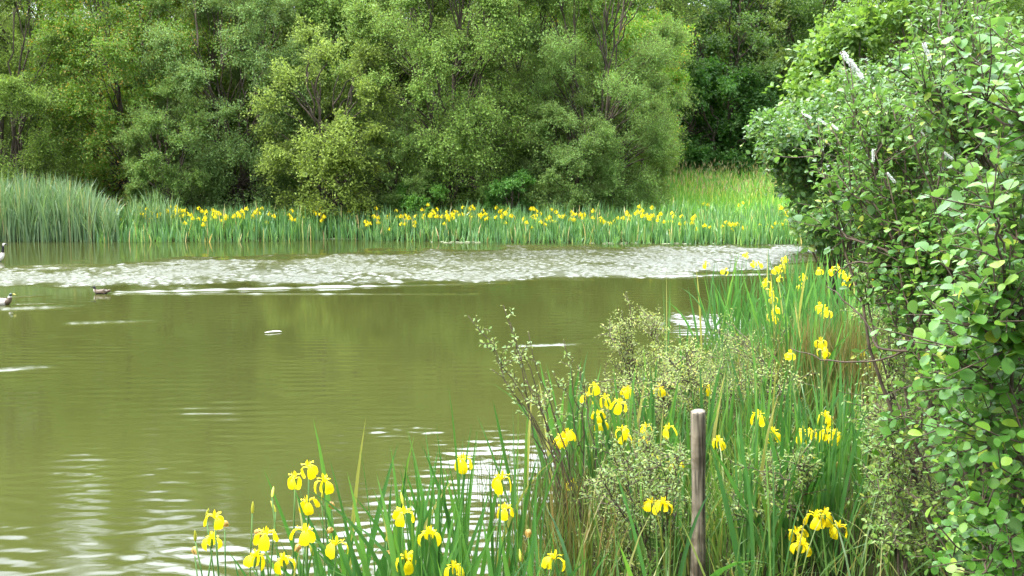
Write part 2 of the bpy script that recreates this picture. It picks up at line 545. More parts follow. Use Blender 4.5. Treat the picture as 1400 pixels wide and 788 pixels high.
PROTO = {
    'round': tree_parts(1, 12.5, 3.9, 150, 1500, .105, .052, 1.2, 'willow', .25, .5, 5, lowest=.03),
    'loose': tree_parts(2, 13.0, 3.8, 125, 1350, .11, .048, 1.15, 'willow', .15, .8, 6, lowest=.04),
    'mixed': tree_parts(3, 14.0, 4.0, 150, 1300, .11, .06, 1.2, 'willow2', .3, .4, 4, lowest=.03),
    'feather': tree_parts(4, 12.0, 3.4, 140, 1500, .11, .034, 1.0, 'willow', .1, .9, 5, lowest=.03),
    'wood': tree_parts(5, 15.0, 4.6, 100, 900, .16, .09, 1.4, 'dark', .35, .3, 2, lowest=.10),
    'bush': tree_parts(6, 6.4, 2.1, 65, 1250, .10, .052, .85, 'willow', .25, .5, 5, lowest=.03),
    'open': tree_parts(7, 15.0, 4.8, 56, 560, .14, .07, 1.2, 'dark', .3, .5, 3, lowest=.34, lean=-.35),
    'hazel': tree_parts(8, 5.2, 2.3, 56, 560, .16, .11, .85, 'dark', .35, .4, 5, lowest=.03),
}
FIRST = {}
rt = R(77)


def plant_tree(kind, px, Y, label, tint, sc=1.0, rz=None, name='willow_tree', cat='tree', group='trees on the far bank'):
    x = xat(px, Y)
    root = empty(name, (x, Y, hgt(x, Y) - .05), rt.uniform(0, 6.28) if rz is None else rz, sc)
    tag(root, label, cat, group)
    st, cr = PROTO[kind]
    for m in st: link('trunk', m, root)
    c = link('crown', cr, root)
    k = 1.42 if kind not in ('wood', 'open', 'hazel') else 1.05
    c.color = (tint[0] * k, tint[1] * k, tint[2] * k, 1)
    return root


G = (1, 1, 1)
# front row along the far bank
plant_tree('loose', 20, 40.5, 'airy yellow-green willow with dark bare stems behind the tall reed bed', (1.3, 1.22, .95), .80)
plant_tree('mixed', 190, 42.0, 'dense willow flecked with orange-brown catkins, between the reed bed and grey-green dome', (1.1, 1.05, .95), .78)
plant_tree('round', 325, 41.0, 'grey-green round-topped willow next to the catkin-flecked one', (1.15, 1.15, 1.45), .76)
plant_tree('bush', 455, 38.6, 'small olive sallow bush with pale yellowish top, lower than the willows around it', (1.5, 1.25, .9), 1.05, name='sallow_bush', cat='bush')
plant_tree('round', 615, 40.4, 'largest domed willow with lumpy crown, at the middle of the iris bank', (1.3, 1.28, 1.1), .88, rz=2.2)
plant_tree('loose', 715, 42.0, 'upright willow with visible brown stems beside the largest domed willow', (1.25, 1.25, 1.05), .80)
plant_tree('feather', 812, 40.3, 'pale feathery willow at the end of the row by the meadow gap', (1.3, 1.32, 1.5), .86)
plant_tree('feather', 868, 43.0, 'low feathery willow scrub at the edge of the meadow', (1.3, 1.25, 1.15), .40, name='sallow_bush', cat='bush')
plant_tree('mixed', 825, 47.5, 'yellowish broad-leaved tree peeping from behind the feathery willow', (1.3, 1.3, 1.15), .82, name='broadleaf_tree')
plant_tree('mixed', -170, 41.5, 'dense willow just beyond the picture edge behind the reeds', (1.15, 1.08, .95), .8)
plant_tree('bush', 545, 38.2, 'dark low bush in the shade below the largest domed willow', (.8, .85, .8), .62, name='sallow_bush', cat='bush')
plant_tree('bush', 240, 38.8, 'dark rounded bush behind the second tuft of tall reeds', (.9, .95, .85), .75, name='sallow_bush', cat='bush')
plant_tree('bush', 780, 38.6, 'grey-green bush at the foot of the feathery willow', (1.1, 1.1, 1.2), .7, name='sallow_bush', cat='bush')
plant_tree('hazel', 578, 37.6, 'small bush with large fresh green leaves beside the dark hollow', (1.25, 1.5, 1.1), .36, name='leafy_bush', cat='bush')
plant_tree('hazel', 700, 37.9, 'second broad-leaved low bush, under the upright brown-stemmed willow', (1.1, 1.4, 1.2), .38, name='leafy_bush', cat='bush')
# second row
for px, Y, kind, lab, tint in [
    (95, 49, 'loose', 'tall pale willow top showing behind the catkin-flecked willow', (1.35, 1.2, .9)),
    (265, 49, 'mixed', 'tall brownish willow behind the grey-green round-topped one', (1.25, 1.0, .85)),
    (400, 48, 'round', 'tall light green willow behind the small olive sallow bush', (1.2, 1.2, 1.0)),
    (520, 48.5, 'feather', 'tall soft-textured willow beyond the largest dome', (1.25, 1.2, 1.0)),
    (690, 49, 'round', 'tall willow crown rising behind the brown-stemmed willow', (1.1, 1.15, .9)),
    (800, 52, 'loose', 'tall thin willow behind the feathery one', (1.2, 1.15, 1.0)),
    (-60, 49, 'round', 'tall willow behind the airy yellow-green one', (1.2, 1.1, .9)),
]:
    plant_tree(kind, px, Y, lab, (tint[0] * 1.08, tint[1] * 1.08, tint[2] * 1.15), 1.22)
# dark wood behind the gap, and more behind the willows
for px, Y, kind, lab, tint, sc, nm in [
    (985, 59, 'open', 'open leaning tree with dark bare limbs in the woodland gap', (1.0, 1.0, 1.0), 1.0, 'woodland_tree'),
    (925, 63, 'wood', 'dark tree at the back of the meadow gap beside the feathery willow', (.80, .9, .85), 1.0, 'woodland_tree'),
    (1015, 66, 'wood', 'dark dense tree behind the leaning bare-limbed tree', (.75, .9, .85), 1.0, 'woodland_tree'),
    (1100, 61, 'open', 'tall thinly leaved tree with two upright bare stems in the wood', (1.35, 1.1, .95), 1.15, 'woodland_tree'),
    (1075, 68, 'wood', 'dark woodland tree nearest the alder side of the gap', (.85, .9, .8), 1.0, 'woodland_tree'),
    (960, 76, 'wood', 'brownish tall tree on the slope behind the wood', (1.5, 1.15, .95), 1.25, 'woodland_tree'),
    (1060, 80, 'wood', 'second brownish tree on the slope, behind the two bare stems', (1.5, 1.2, 1.0), 1.25, 'woodland_tree'),
    (1180, 60, 'wood', 'mid-green tree behind the alder leaves at the wood edge', (1.1, 1.1, .9), 1.0, 'woodland_tree'),
    (1320, 58, 'wood', 'woodland tree hidden mostly by the large alder bush', (1.0, 1.0, .9), 1.0, 'woodland_tree'),
    (1410, 50, 'wood', 'woodland tree behind the top corner of the large alder bush', (1.0, 1.0, .9), 1.0, 'woodland_tree'),
    (1250, 66, 'wood', 'tall woodland tree above the small-leaved sallow', (1.0, 1.1, .9), 1.25, 'woodland_tree'),
    (1380, 64, 'wood', 'tall woodland tree above the big alder leaves', (1.0, 1.1, .9), 1.25, 'woodland_tree'),
    (860, 72, 'wood', 'slope tree above the end of the willow row', (1.2, 1.1, .9), 1.2, 'woodland_tree'),
    (600, 66, 'wood', 'slope tree behind the largest domed willow', (1.2, 1.15, .9), 1.15, 'woodland_tree'),
    (420, 66, 'wood', 'slope tree behind the tall light green willow', (1.2, 1.1, .9), 1.15, 'woodland_tree'),
    (220, 66, 'wood', 'slope tree behind the tall brownish willow', (1.25, 1.1, .9), 1.15, 'woodland_tree'),
    (30, 66, 'wood', 'slope tree behind the airy yellow-green willow', (1.2, 1.1, .9), 1.15, 'woodland_tree'),
    (750, 66, 'wood', 'slope tree behind the upright brown-stemmed willow', (1.1, 1.1, .9), 1.15, 'woodland_tree'),
]:
    plant_tree(kind, px, Y, lab, tint, sc, name=nm, group='woodland trees behind the pond')
for px, Y, lab, tint, sc in [(985, 55, 'dark green hazel bush at the back edge of the meadow', (.9, 1.15, .95), 1.0), (930, 56, 'dark hazel bush touching the feathery willow at the meadow end', (.8, 1.05, .9), 1.1), (1045, 55.5, 'dark hazel bush under the alder side of the woodland gap', (.7, .9, .8), 1.0)]:
    plant_tree('hazel', px, Y, lab, tint, sc, name='hazel_bush', cat='bush', group='hazel bushes at the back of the meadow')
plant_tree('hazel', 1235, 29.5, 'bushy light green alder across the end of the pond', (1.35, 1.25, 1.25), 1.25, name='alder_tree', group='alders at the pond end')
plant_tree('wood', 1265, 31, 'tall light green alder at the end of the pond behind the nearer shrubs', (1.3, 1.2, 1.1), .6, name='alder_tree', group='alders at the pond end')

# ----------------------------------------------------------------- reeds, iris leaves and grass on the far bank (nobody could count these)
rg = R(21)


def patch(name, pxr, Yr, n, hr, w, m, tint, leanr=.14, bendr=.5, seg=4, keep=None, water_ok=True, twist=PI / 2):
    px = rg.uniform(*pxr, n); Y = rg.uniform(*Yr, n)
    x = xat(px, Y)
    if keep is not None:
        k = keep(px, Y, x); px, Y, x = px[k], Y[k], x[k]
    d = shore_dist(x, Y)
    k = d > (-.5 if water_ok else .1)
    px, Y, x = px[k], Y[k], x[k]
    n = len(x)
    z = height(x, Y)
    h = hr(px, Y, n) if callable(hr) else rg.uniform(*hr, n)
    mb = MB()
    add_blades(mb, np.stack([x, Y, z - .03], 1), rg.uniform(0, 6.28, n), np.abs(rg.normal(0, leanr, n)), np.abs(rg.normal(0, bendr, n)), h, w * rg.uniform(.7, 1.3, n), twist + rg.normal(0, .6, n), seg)
    o = link(name, mb.mesh(name, M[m], False))
    o.color = (*tint, 1)
    return o


def reed_h(px, Y, n):
    top = np.interp(px, [-200, 60, 120, 150, 175, 185, 215, 235, 250, 300], [2.1, 2.1, 1.95, 1.4, .9, 1.3, 1.65, 1.5, 1.0, .8])
    return top * (1 - .5 * rg.rand(n) ** 1.6) * (1 + .08 * np.sin(px * .21) + .06 * np.sin(px * .63 + 1))


o = patch('reed_bed', (-260, 165), (34.9, 37.6), 6500, reed_h, .035, 'reed', (1.7, 1.6, 1.6), .11, .6, 5)
tag(o, 'tall blue-green reed bed standing at the far water edge', 'reeds', kind='stuff')
o = patch('reed_tuft', (180, 246), (35.6, 37.0), 300, reed_h, .035, 'reed', (1.6, 1.6, 1.4), .09, .5, 5)
tag(o, 'thin outlying tuft of tall reeds beside the main reed bed', 'reeds', kind='stuff')
o = patch('iris_leaf_bed', (135, 1200), (33.6, 37.8), 11000, lambda px, Y, n: rg.uniform(.42, .82, n) * (1 + .12 * np.sin(px * .11) + .08 * np.sin(px * .31)) + .28 * sstep(35.3, 36.8, Y), .040, 'iris', (2.5, 1.9, 2.8), .13, .5, 4)
tag(o, 'band of sword-shaped green iris leaves along the far bank', 'iris leaves', kind='stuff')
o = patch('meadow_iris_leaves', (820, 1190), (37.5, 43), 3600, (.6, 1.0), .045, 'iris', (3.0, 2.5, 2.2), .15, .7, 4)
tag(o, 'bright green leaf swathe between the irises and the meadow', 'iris leaves', kind='stuff')
o = patch('meadow_grass', (780, 1300), (40, 57), 17000, (.55, 1.15), .045, 'grass', (2.3, 2.6, 1.9), .15, .7, 4)
tag(o, 'tall meadow grass with faint reddish seed heads', 'grass', kind='stuff')
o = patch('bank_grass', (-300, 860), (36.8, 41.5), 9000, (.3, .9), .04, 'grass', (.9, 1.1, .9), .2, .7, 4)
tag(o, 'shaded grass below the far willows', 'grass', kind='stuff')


def seed_heads():
    n = 1000
    px = rg.uniform(880, 1180, n); Y = rg.uniform(41.5, 55, n); x = xat(px, Y)
    z = height(x, Y) + rg.uniform(.75, 1.2, n)
    mb = MB()
    D = np.stack([rg.normal(0, .3, n), rg.normal(0, .3, n), np.ones(n)], 1)
    add_leaves(mb, np.stack([x, Y, z], 1), D, rg.normal(0, 1, (n, 3)), rg.uniform(.15, .3, n), .04, SH_FAR)
    o = link('grass_seed_heads', mb.mesh('grass_seed_heads', M['seed'], False))
    tag(o, 'pinkish-brown grass seed heads over the meadow', 'grass', kind='stuff')


M['seed'] = leaf_mat('seed_head', [(0, (.34, .25, .14)), (1, (.40, .36, .18))], .3, .7, tint=False)
seed_heads()


def scum():
    mb = MB()
    for (a, b, y0, y1, n) in [(425, 560, 323.5, 326.8, 210), (588, 655, 330.5, 332, 30), (900, 1000, 332.6, 333.6, 20), (800, 890, 332, 333, 20)]:
        for _ in range(n):
            p = on(rg.uniform(a, b), rg.uniform(y0, y1), .012)
            k = 7; an = np.arange(k) / k * 6.28
            rr = rg.uniform(.4, 1, k) * rg.uniform(.02, .10)
            v = np.stack([p[0] + np.cos(an) * rr * 1.4, p[1] + np.sin(an) * rr, np.full(k, .014)], 1)
            v = np.concatenate([v, v * [1, 1, 0] + [0, 0, .004], [[p[0], p[1], .03]]])
            t = [(i, (i + 1) % k, 2 * k) for i in range(k)]
            mb.add(v, [(i + k, (i + 1) % k + k, (i + 1) % k, i) for i in range(k)], t)
    o = link('pond_scum', mb.mesh('pond_scum', M['scum'], False))
    tag(o, 'pale floating scum along the foot of the far irises', 'scum', kind='stuff')


scum()

# ----------------------------------------------------------------- iris flowers
def petal_surface(path, widths, cup, n=5):
    """a petal from a side view path (r, z) and half widths; lies along +x"""
    mb = MB()
    k = len(path); V = []
    for (r_, z_), w in zip(path, widths):
        for j in range(n):
            s = -1 + 2 * j / (n - 1)
            V.append((r_ - cup * abs(s) ** 2 * w * .4, s * w, z_ - cup * s * s * w))
    q = [(i * n + j, i * n + j + 1, (i + 1) * n + j + 1, (i + 1) * n + j) for i in range(k - 1) for j in range(n - 1)]
    mb.add(V, q)
    return mb


def rotz(v, a):
    c, s = math.cos(a), math.sin(a)
    v = np.asarray(v)
    return np.stack([v[:, 0] * c - v[:, 1] * s, v[:, 0] * s + v[:, 1] * c, v[:, 2]], 1)


FALL = []
for i, (drop, out_) in enumerate([(.052, .052), (.060, .044), (.044, .058)]):
    path = [(.004, .0), (.016, .012), (.030, .015), (out_ * .88, .006), (out_, -.35 * drop), (out_ * .96, -.75 * drop), (out_ * .84, -drop)]
    FALL.append(petal_surface(path, [.004, .006, .010, .020, .026, .023, .008], .30).mesh('fall_petal', M['petal']))
HEART = []
for i in range(2):
    mb = MB()
    for k in range(3):
        a = k * 2 * PI / 3
        st = petal_surface([(.003, .004), (.014, .022), (.026, .026), (.036, .022), (.042, .028)], [.004, .006, .008, .009, .005], .2, 3)
        mb.add(rotz(np.concatenate(st.V), a), np.concatenate(st.Q))
        sd = petal_surface([(.003, .0), (.008, .018), (.013, .034), (.013, .046)], [.003, .005, .005, .001], .1, 3)
        mb.add(rotz(np.concatenate(sd.V), a + PI / 3), np.concatenate(sd.Q))
    HEART.append(mb.mesh('flower', M['petal']))
mb = MB()
add_tube(mb, [(0, 0, -.055), (0, 0, -.04), (.001, 0, -.02), (0, 0, .0), (0, 0, .012)], [.004, .0075, .0085, .005, .003], 7)
SHEATH = mb.mesh('sheath', M['stem'])
mb = MB()
add_tube(mb, [(0, 0, 0), (.001, 0, .02), (.002, 0, .045), (.004, 0, .065), (.005, 0, .078)], [.005, .010, .009, .005, .001], 7)
BUD = mb.mesh('bud', M['bud'])
mb = MB()
rr_ = R(5)
for k in range(6):
    a = k * 1.05 + rr_.uniform(-.2, .2)
    st = petal_surface([(.003, .01), (.012, .018), (.016 + .006 * rr_.rand(), .0), (.012, -.03)], [.004, .009, .008, .003], .5, 3)
    mb.add(rotz(np.concatenate(st.V), a), np.concatenate(st.Q))
WILT = mb.mesh('wilted_flower', M['wilted'])
# small flower for the middle and far distance, one mesh
mb = MB()
for k in range(3):
    a = k * 2 * PI / 3
    st = petal_surface([(.004, .0), (.030, .016), (.052, .004), (.052, -.03), (.040, -.056)], [.005, .011, .022, .026, .010], .3, 3)
    mb.add(rotz(np.concatenate(st.V), a), np.concatenate(st.Q))
    st = petal_surface([(.003, .0), (.012, .03), (.018, .05)], [.006, .010, .004], .1, 3)
    mb.add(rotz(np.concatenate(st.V), a + PI / 3), np.concatenate(st.Q))
SMALL = mb.mesh('flower', M['petal'])

rf = R(31)
ONES = 'zero one two three four five six seven eight nine ten eleven twelve'.split()


def ordinal(n):
    a = ['', 'first', 'second', 'third', 'fourth', 'fifth', 'sixth', 'seventh', 'eighth', 'ninth', 'tenth', 'eleventh', 'twelfth', 'thirteenth', 'fourteenth', 'fifteenth', 'sixteenth', 'seventeenth', 'eighteenth', 'nineteenth']
    if n < 20: return a[n]
    t = {2: 'twent', 3: 'thirt', 4: 'fort', 5: 'fift'}[n // 10]
    return t + 'ieth' if n % 10 == 0 else t + 'y-' + a[n % 10]


def far_foliage(seed, n=46, w=.55):
    r = R(seed); mb = MB()
    add_blades(mb, np.stack([np.clip(r.normal(0, w, n), -1.4 * w, 1.4 * w), np.clip(r.normal(0, .22, n), -.35, .35), np.full(n, -.05)], 1), r.uniform(0, 6.28, n), np.abs(r.normal(0, .09, n)), np.abs(r.normal(0, .3, n)), r.uniform(.5, .85, n), np.full(n, .042), r.uniform(0, 3, n), 4)
    return mb.mesh('leaf_fan', M['iris'], False)


FARFOL = [far_foliage(s) for s in (1, 2, 3)]
# clusters of flowers seen on the far bank: px, py of the cluster's middle, number of flowers
FAR = [(152, 291, 4), (165, 290, 2), (199, 291, 4), (219, 293, 5), (243, 289, 6), (257, 293, 3), (277, 297, 6), (291, 288, 6), (302, 293, 5), (318, 296, 4), (334, 295, 4), (347, 291, 4), (371, 292, 2), (399, 299, 4), (430, 294, 4), (443, 297, 4), (463, 292, 6), (485, 290, 6),
       (505, 301, 4), (530, 294, 6), (556, 303, 6), (563, 287, 6), (585, 296, 4), (600, 293, 8), (615, 297, 6), (637, 291, 7), (650, 292, 6), (665, 296, 6), (690, 288, 4), (703, 299, 5), (730, 292, 5), (742, 302, 5), (760, 298, 3), (780, 294, 4), (795, 297, 4), (820, 302, 5), (842, 296, 5), (865, 292, 3),
       (878, 292, 3), (897, 296, 3), (918, 300, 4), (940, 303, 5), (951, 283, 2), (957, 307, 2), (1005, 308, 7), (1006, 284, 3), (1053, 287, 2), (1055, 306, 5), (1072, 291, 3), (1098, 296, 3), (1130, 303, 2), (1140, 303, 2)]
BACKERS = [(0, 'the reed bed'), (180, 'the thin reed tuft'), (250, 'the grey-green willow'), (400, 'the small olive bush'), (530, 'the largest domed willow'), (690, 'the brown-stemmed willow'), (800, 'the feathery willow'), (890, 'the meadow gap'), (1090, 'the alder edge')]
for i, (px, py, n) in enumerate(sorted(FAR)):
    Y = 34.9 + (303 - py) * .12 + rf.uniform(-.1, .4)
    if px > 900 and py < 290: Y = 40.0
    if 420 < px < 570: Y += .8
    if px > 870: Y = min(Y, 34.9 + rf.uniform(.0, .5)) if py > 290 else Y
    x = xat(px, Y)
    Y = float(Y)
    zb = hgt(x, Y)
    root = empty('iris_clump', (x, Y, zb))
    back = [b for a, b in BACKERS if a <= px][-1]
    tag(root, f"iris clump before {back} on the far bank, {ordinal(i + 1)} from the reed bed", 'iris', 'flowering irises along the far bank')
    fo = link('leaf_fan', FARFOL[i % 3], root, rot=(0, 0, rf.choice([0, PI])))
    fo.color = (2.4, 2.0, 2.6, 1)
    zc = at(px, py, Y)[2] - zb
    ppm = F / Y
    for k in range(n + rf.randint(1, 5)):
        fx = rf.normal(0, 7 + .5 * n) / ppm
        fz = zc + rf.normal(.5, 4.5) / ppm
        link('flower', SMALL, root, (fx, rf.uniform(-.45, .05), fz), (rf.uniform(-.3, .3), rf.uniform(-.3, .3), rf.uniform(0, 6)), rf.uniform(1.0, 1.35))

# ----------------------------------------------------------------- near irises
def near_iris(px, Y, flowers, label, nleaf=30, hgt_leaf=(.75, 1.1), spread=.22, buds=(), wilts=(), detail=True, lean0=0.0, tint=G, group='yellow irises along the near bank', leafw=.026, zoff=0.0):
    x = xat(px, Y)
    zb = hgt(x, Y) + zoff
    zb = max(zb, -.15)
    root = empty('iris_clump', (x, Y, zb))
    tag(root, label, 'iris', group)
    # fans of leaves
    if Y > 5.9 and detail: nleaf = max(4, int(nleaf * .92)); hgt_leaf = (hgt_leaf[0] * .92, hgt_leaf[1] * .92)
    nf = max(2, nleaf // 6)
    mb = MB()
    for f in range(nf):
        k = nleaf // nf
        bx, by = rf.normal(0, spread), rf.normal(0, spread * .7)
        az = rf.uniform(0, PI)
        ang = np.linspace(-.30, .30, k) * rf.uniform(.5, 1.2) + rf.normal(0, .05, k)
        L = rf.uniform(*hgt_leaf, k) * (1 - .5 * np.abs(ang))
        azs = np.where(ang >= 0, az, az + PI)
        base = np.stack([bx + ang * .12 * math.cos(az), by + ang * .12 * math.sin(az), np.full(k, -.05)], 1)
        bend = np.abs(rf.normal(.10, .16, k)) + (rf.rand(k) < .10) * rf.uniform(.5, 1.5, k)
        add_blades(mb, base, azs, np.abs(ang), bend, L, leafw * rf.uniform(.75, 1.25, k), rf.normal(0, .35, k), 9, .22, 2.0)
    fo = link('leaf_fan', mb.mesh('leaf_fan', M['iris'], True), root)
    fo.color = (*tint, 1)
    rp = np.array([x, Y, zb])

    def stem_to(p, thin=1.0):
        b = np.array([p[0] * .55 + rf.normal(0, spread * .4), p[1] * .5, -.03])
        mid = (b + p) / 2 + np.array([(b[0] - p[0]) * .18, 0, .05])
        c = curve(b, mid, p, 8)
        m_ = MB(); add_tube(m_, c, np.linspace(.0055, .0038, 8) * thin, 6)
        return link('flower_stem', m_.mesh('flower_stem', M['stem']), root)

    for (fx, fy) in flowers:
        yy = Y - rf.uniform(.20, .60) * (1 if Y > 5.4 else .4)
        p = at(fx, fy, yy) - rp
        p = p + np.array([0, 0, .012])
        stem_to(p - [0, 0, .05])
        if detail:
            s = rf.uniform(.78, .98)
            rot = (rf.normal(0, .16), rf.normal(0, .16), rf.uniform(0, 6.28))
            h = link('flower', HEART[0], root, p, rot, s)
            for k in range(3):
                link('petal', FALL[rf.randint(3)], h, (0, 0, 0), (0, rf.normal(0, .14), k * 2 * PI / 3 + rf.normal(0, .12)))
            link('sheath', SHEATH, h)
        else:
            link('flower', SMALL, root, p, (rf.normal(0, .2), rf.normal(0, .2), rf.uniform(0, 6)), rf.uniform(.72, .92))
    for (fx, fy) in buds:
        p = at(fx, fy, Y + rf.uniform(-.1, .1)) - rp
        stem_to(p, .8); link('bud', BUD, root, p, (rf.normal(0, .25), rf.normal(0, .25), rf.uniform(0, 6)), .7)
    for (fx, fy) in wilts:
        p = at(fx, fy, Y + rf.uniform(-.1, .1)) - rp
        stem_to(p - [0, 0, .03], .8); link('wilted_flower', WILT, root, p, (rf.normal(0, .4), rf.normal(0, .4), rf.uniform(0, 6)), .75)
    return root


NI = near_iris
# bottom clumps at the water's edge
NI(292, 4.75, [(294, 713), (290, 741)], 'outermost iris clump in open water, two yellow flowers and arching leaves', 12, (.55, .95), .10, [(267, 740), (282, 708)], [(307, 716), (266, 752)], lean0=-.2)
NI(362, 4.65, [(363, 737), (350, 766), (388, 771)], 'iris clump with three low yellow flowers next to the outermost clump', 22, (.75, 1.05), .12, [(345, 702), (377, 700), (372, 680)], [(352, 728)])
NI(428, 5.15, [(422, 643), (403, 658), (443, 663), (421, 692)], 'tallest of the waterside iris stems, four yellow flowers bunched at top', 24, (.85, 1.2), .12, [(440, 684)], [(453, 690)])
NI(455, 4.75, [(416, 733), (459, 750)], 'iris clump with two half-hidden flowers below the tallest bunch', 24, (.8, 1.1), .13, [(428, 760)], [(408, 748), (452, 725)])
NI(520, 4.9, [], 'flowerless iris clump with tall upright leaves over the olive water', 30, (1.15, 1.5), .15)
NI(560, 4.75, [(551, 707), (556, 769), (587, 735)], 'iris clump with three yellow flowers, amid tall leaves by the sparkling water', 28, (1.0, 1.4), .14, [(551, 690), (528, 740)], [(530, 757)])
NI(630, 5.3, [(633, 634)], 'iris clump with one high yellow flower against the sparkling water', 34, (1.15, 1.5), .18)
NI(618, 4.55, [(621, 781)], 'iris clump whose only flower is cut by the bottom edge', 18, (.65, .95), .12)
NI(690, 5.1, [(686, 660), (690, 701)], 'iris clump with two yellow flowers one above the other', 34, (1.05, 1.45), .16, [(682, 680)])
NI(735, 4.7, [(757, 769)], 'iris clump with one broad low flower beside the sedge', 16, (.6, .9), .12, [(712, 768)], [(722, 728)])
NI(655, 4.45, [], 'short dense iris leaves at the front of the waterside row', 30, (.75, 1.05), .22)
NI(480, 4.45, [], 'short iris leaves in front of the tallest flower bunch', 18, (.55, .85), .16)
# left of the post
NI(790, 7.4, [(770, 601), (782, 664), (777, 596), (766, 606)], 'iris clump beside the open water, flowers bunched at its outer edge', 34, (.85, 1.2), .18, tint=(1.1, 1.1, 1.1))
NI(815, 7.9, [(803, 545), (813, 532), (828, 548), (818, 570), (822, 582)], 'iris clump with five flowers, farthest from the post', 30, (.9, 1.25), .18, tint=(1.1, 1.1, 1.1))
NI(850, 7.0, [(846, 556), (851, 592), (855, 601)], 'iris clump with one large pale flower above two others', 30, (.9, 1.2), .18)
NI(890, 7.3, [(883, 588), (880, 606), (892, 632)], 'iris clump with three small flowers below the pale willow sprays', 26, (.85, 1.15), .16, [(870, 610)])
NI(918, 6.9, [(914, 590), (922, 636)], 'iris clump nearest the post, two yellow flowers', 24, (.85, 1.15), .14, [(902, 640)])
NI(900, 6.0, [(890, 692), (906, 693)], 'low iris clump with two flowers in the willow tangle', 12, (.6, .85), .12)
NI(915, 4.9, [], 'few broad upright iris leaves on their own in front of the post', 4, (.95, 1.08), .05, leafw=.034)
NI(965, 8.2, [(965, 533), (902, 536), (858, 537)], 'iris clump with widely spaced flowers behind the post', 26, (.9, 1.2), .3)
NI(985, 7.5, [(982, 606)], 'iris clump with a single flower peeping past the post', 18, (.8, 1.1), .18)
# right of the post
NI(1045, 6.9, [(1037, 572), (1057, 595)], 'iris clump with two flowers, first past the post', 28, (.9, 1.2), .16, [], [(1050, 573)])
NI(1110, 6.6, [(1103, 631), (1098, 596), (1108, 597)], 'iris clump with a spidery flower between the post and alder', 34, (.85, 1.15), .16)
NI(1140, 6.4, [(1130, 594), (1141, 598), (1128, 573)], 'iris clump with paired flowers beside the alder leaves', 34, (.85, 1.2), .16, [], [(1137, 572), (1143, 634)])
NI(1095, 5.6, [(1090, 733), (1096, 749)], 'iris clump with two flowers stacked low, at the bottom edge', 28, (.8, 1.1), .14)
NI(1130, 5.6, [(1128, 707), (1146, 725), (1115, 712)], 'iris clump with three low flowers below the alder', 30, (.85, 1.2), .15)
NI(1175, 6.0, [], 'dense leafy iris clump without flowers at the alder foot', 30, (.9, 1.25), .2)
NI(1055, 5.2, [], 'sparse arching iris leaves just past the post', 6, (.8, 1.1), .07)
# middle distance
E = dict(detail=False, leafw=.027, tint=(1.25, 1.25, 1.2))
NI(995, 13.6, [(991, 372), (965, 363)], 'outermost distant iris clump of the near bank, against olive water', 44, (1.15, 1.5), .28, **E)
NI(1025, 14.2, [(1020, 350), (1030, 362), (1038, 363)], 'distant iris clump with a flower against the white ripples', 48, (1.1, 1.5), .3, **E)
NI(1062, 13.5, [(1060, 371), (1070, 364), (1073, 356), (1066, 368)], 'distant iris clump with a dense bunch of flowers at its top', 40, (1.1, 1.5), .3, **E)
NI(1052, 11.2, [(1047, 388), (1053, 399), (1057, 410)], 'iris clump with three flowers in a vertical row by the water', 36, (1.0, 1.4), .22, **E)
NI(1075, 10.2, [(1056, 433), (1061, 425), (1058, 437)], 'iris clump with three flowers at mid height, below the vertical row', 40, (1.0, 1.35), .25, **E)
NI(1105, 12.0, [(1098, 380), (1095, 393), (1066, 382), (1120, 372)], 'iris clump with scattered small flowers behind the bare twig', 40, (1.1, 1.5), .28, **E)
NI(1128, 9.6, [(1124, 424), (1130, 429), (1121, 421)], 'tall iris clump with one bright cluster, below the bare twig', 40, (1.1, 1.5), .24, **E)
NI(1150, 11.2, [(1138, 372), (1145, 368), (1160, 383), (1157, 388), (1153, 377)], 'iris clump with five flowers next to the drooping willow twig', 40, (1.1, 1.5), .28, **E)
NI(1125, 8.8, [(1122, 470), (1125, 481), (1128, 486), (1080, 487)], 'iris clump with flowers among the forked bare twig', 34, (1.0, 1.3), .22, **E)
NI(1195, 10.0, [(1183, 483), (1194, 387), (1190, 500)], 'iris clump half hidden by the small-leaved sallow', 34, (1.0, 1.4), .25, **E)

# ----------------------------------------------------------------- tufts
def tuft(name, px, Y, n, h, w, m, label, spread=.15, lean=.12, bend=.3, tint=G, cat='rush'):
    x = xat(px, Y); zb = max(hgt(x, Y), -.2)
    r = R(int(px * 7 + Y))
    root = empty(name, (x, Y, zb))
    tag(root, label, cat)
    mb = MB()
    add_blades(mb, np.stack([r.normal(0, spread, n), r.normal(0, spread, n), np.full(n, -.03)], 1), r.uniform(0, 6.28, n), np.abs(r.normal(0, lean, n)), np.abs(r.normal(0, bend, n)), r.uniform(*h, n), w * r.uniform(.7, 1.3, n), r.uniform(0, 3, n), 6)
    o = link('blades', mb.mesh('blades', M[m], False), root); o.color = (*tint, 1)
    return root


tuft('rush_tuft', 1115, 9.0, 380, (.6, 1.0), .007, 'rush', 'brownish-green tuft of thin rushes behind the flowering irises', .22)
tuft('rush_tuft', 1165, 8.7, 380, (.6, 1.05), .007, 'rush', 'darker rush tuft touching the alder bush', .2, tint=(.9, .8, .7))
tuft('sedge_tuft', 762, 6.6, 240, (.5, .95), .005, 'rush', 'thin dark sedge standing in the sparkling water', .17, .16, .3, (.55, .65, .6), 'sedge')
tuft('sedge_tuft', 795, 5.8, 180, (.4, .8), .006, 'rush', 'brown sedge tuft at the foot of the bunched irises', .22, .18, .4, (.8, .75, .6), 'sedge')
tuft('sedge_tuft', 735, 7.6, 140, (.4, .8), .005, 'rush', 'sparse outer sedge stems in the white glitter', .2, .16, .3, (.5, .6, .5), 'sedge')

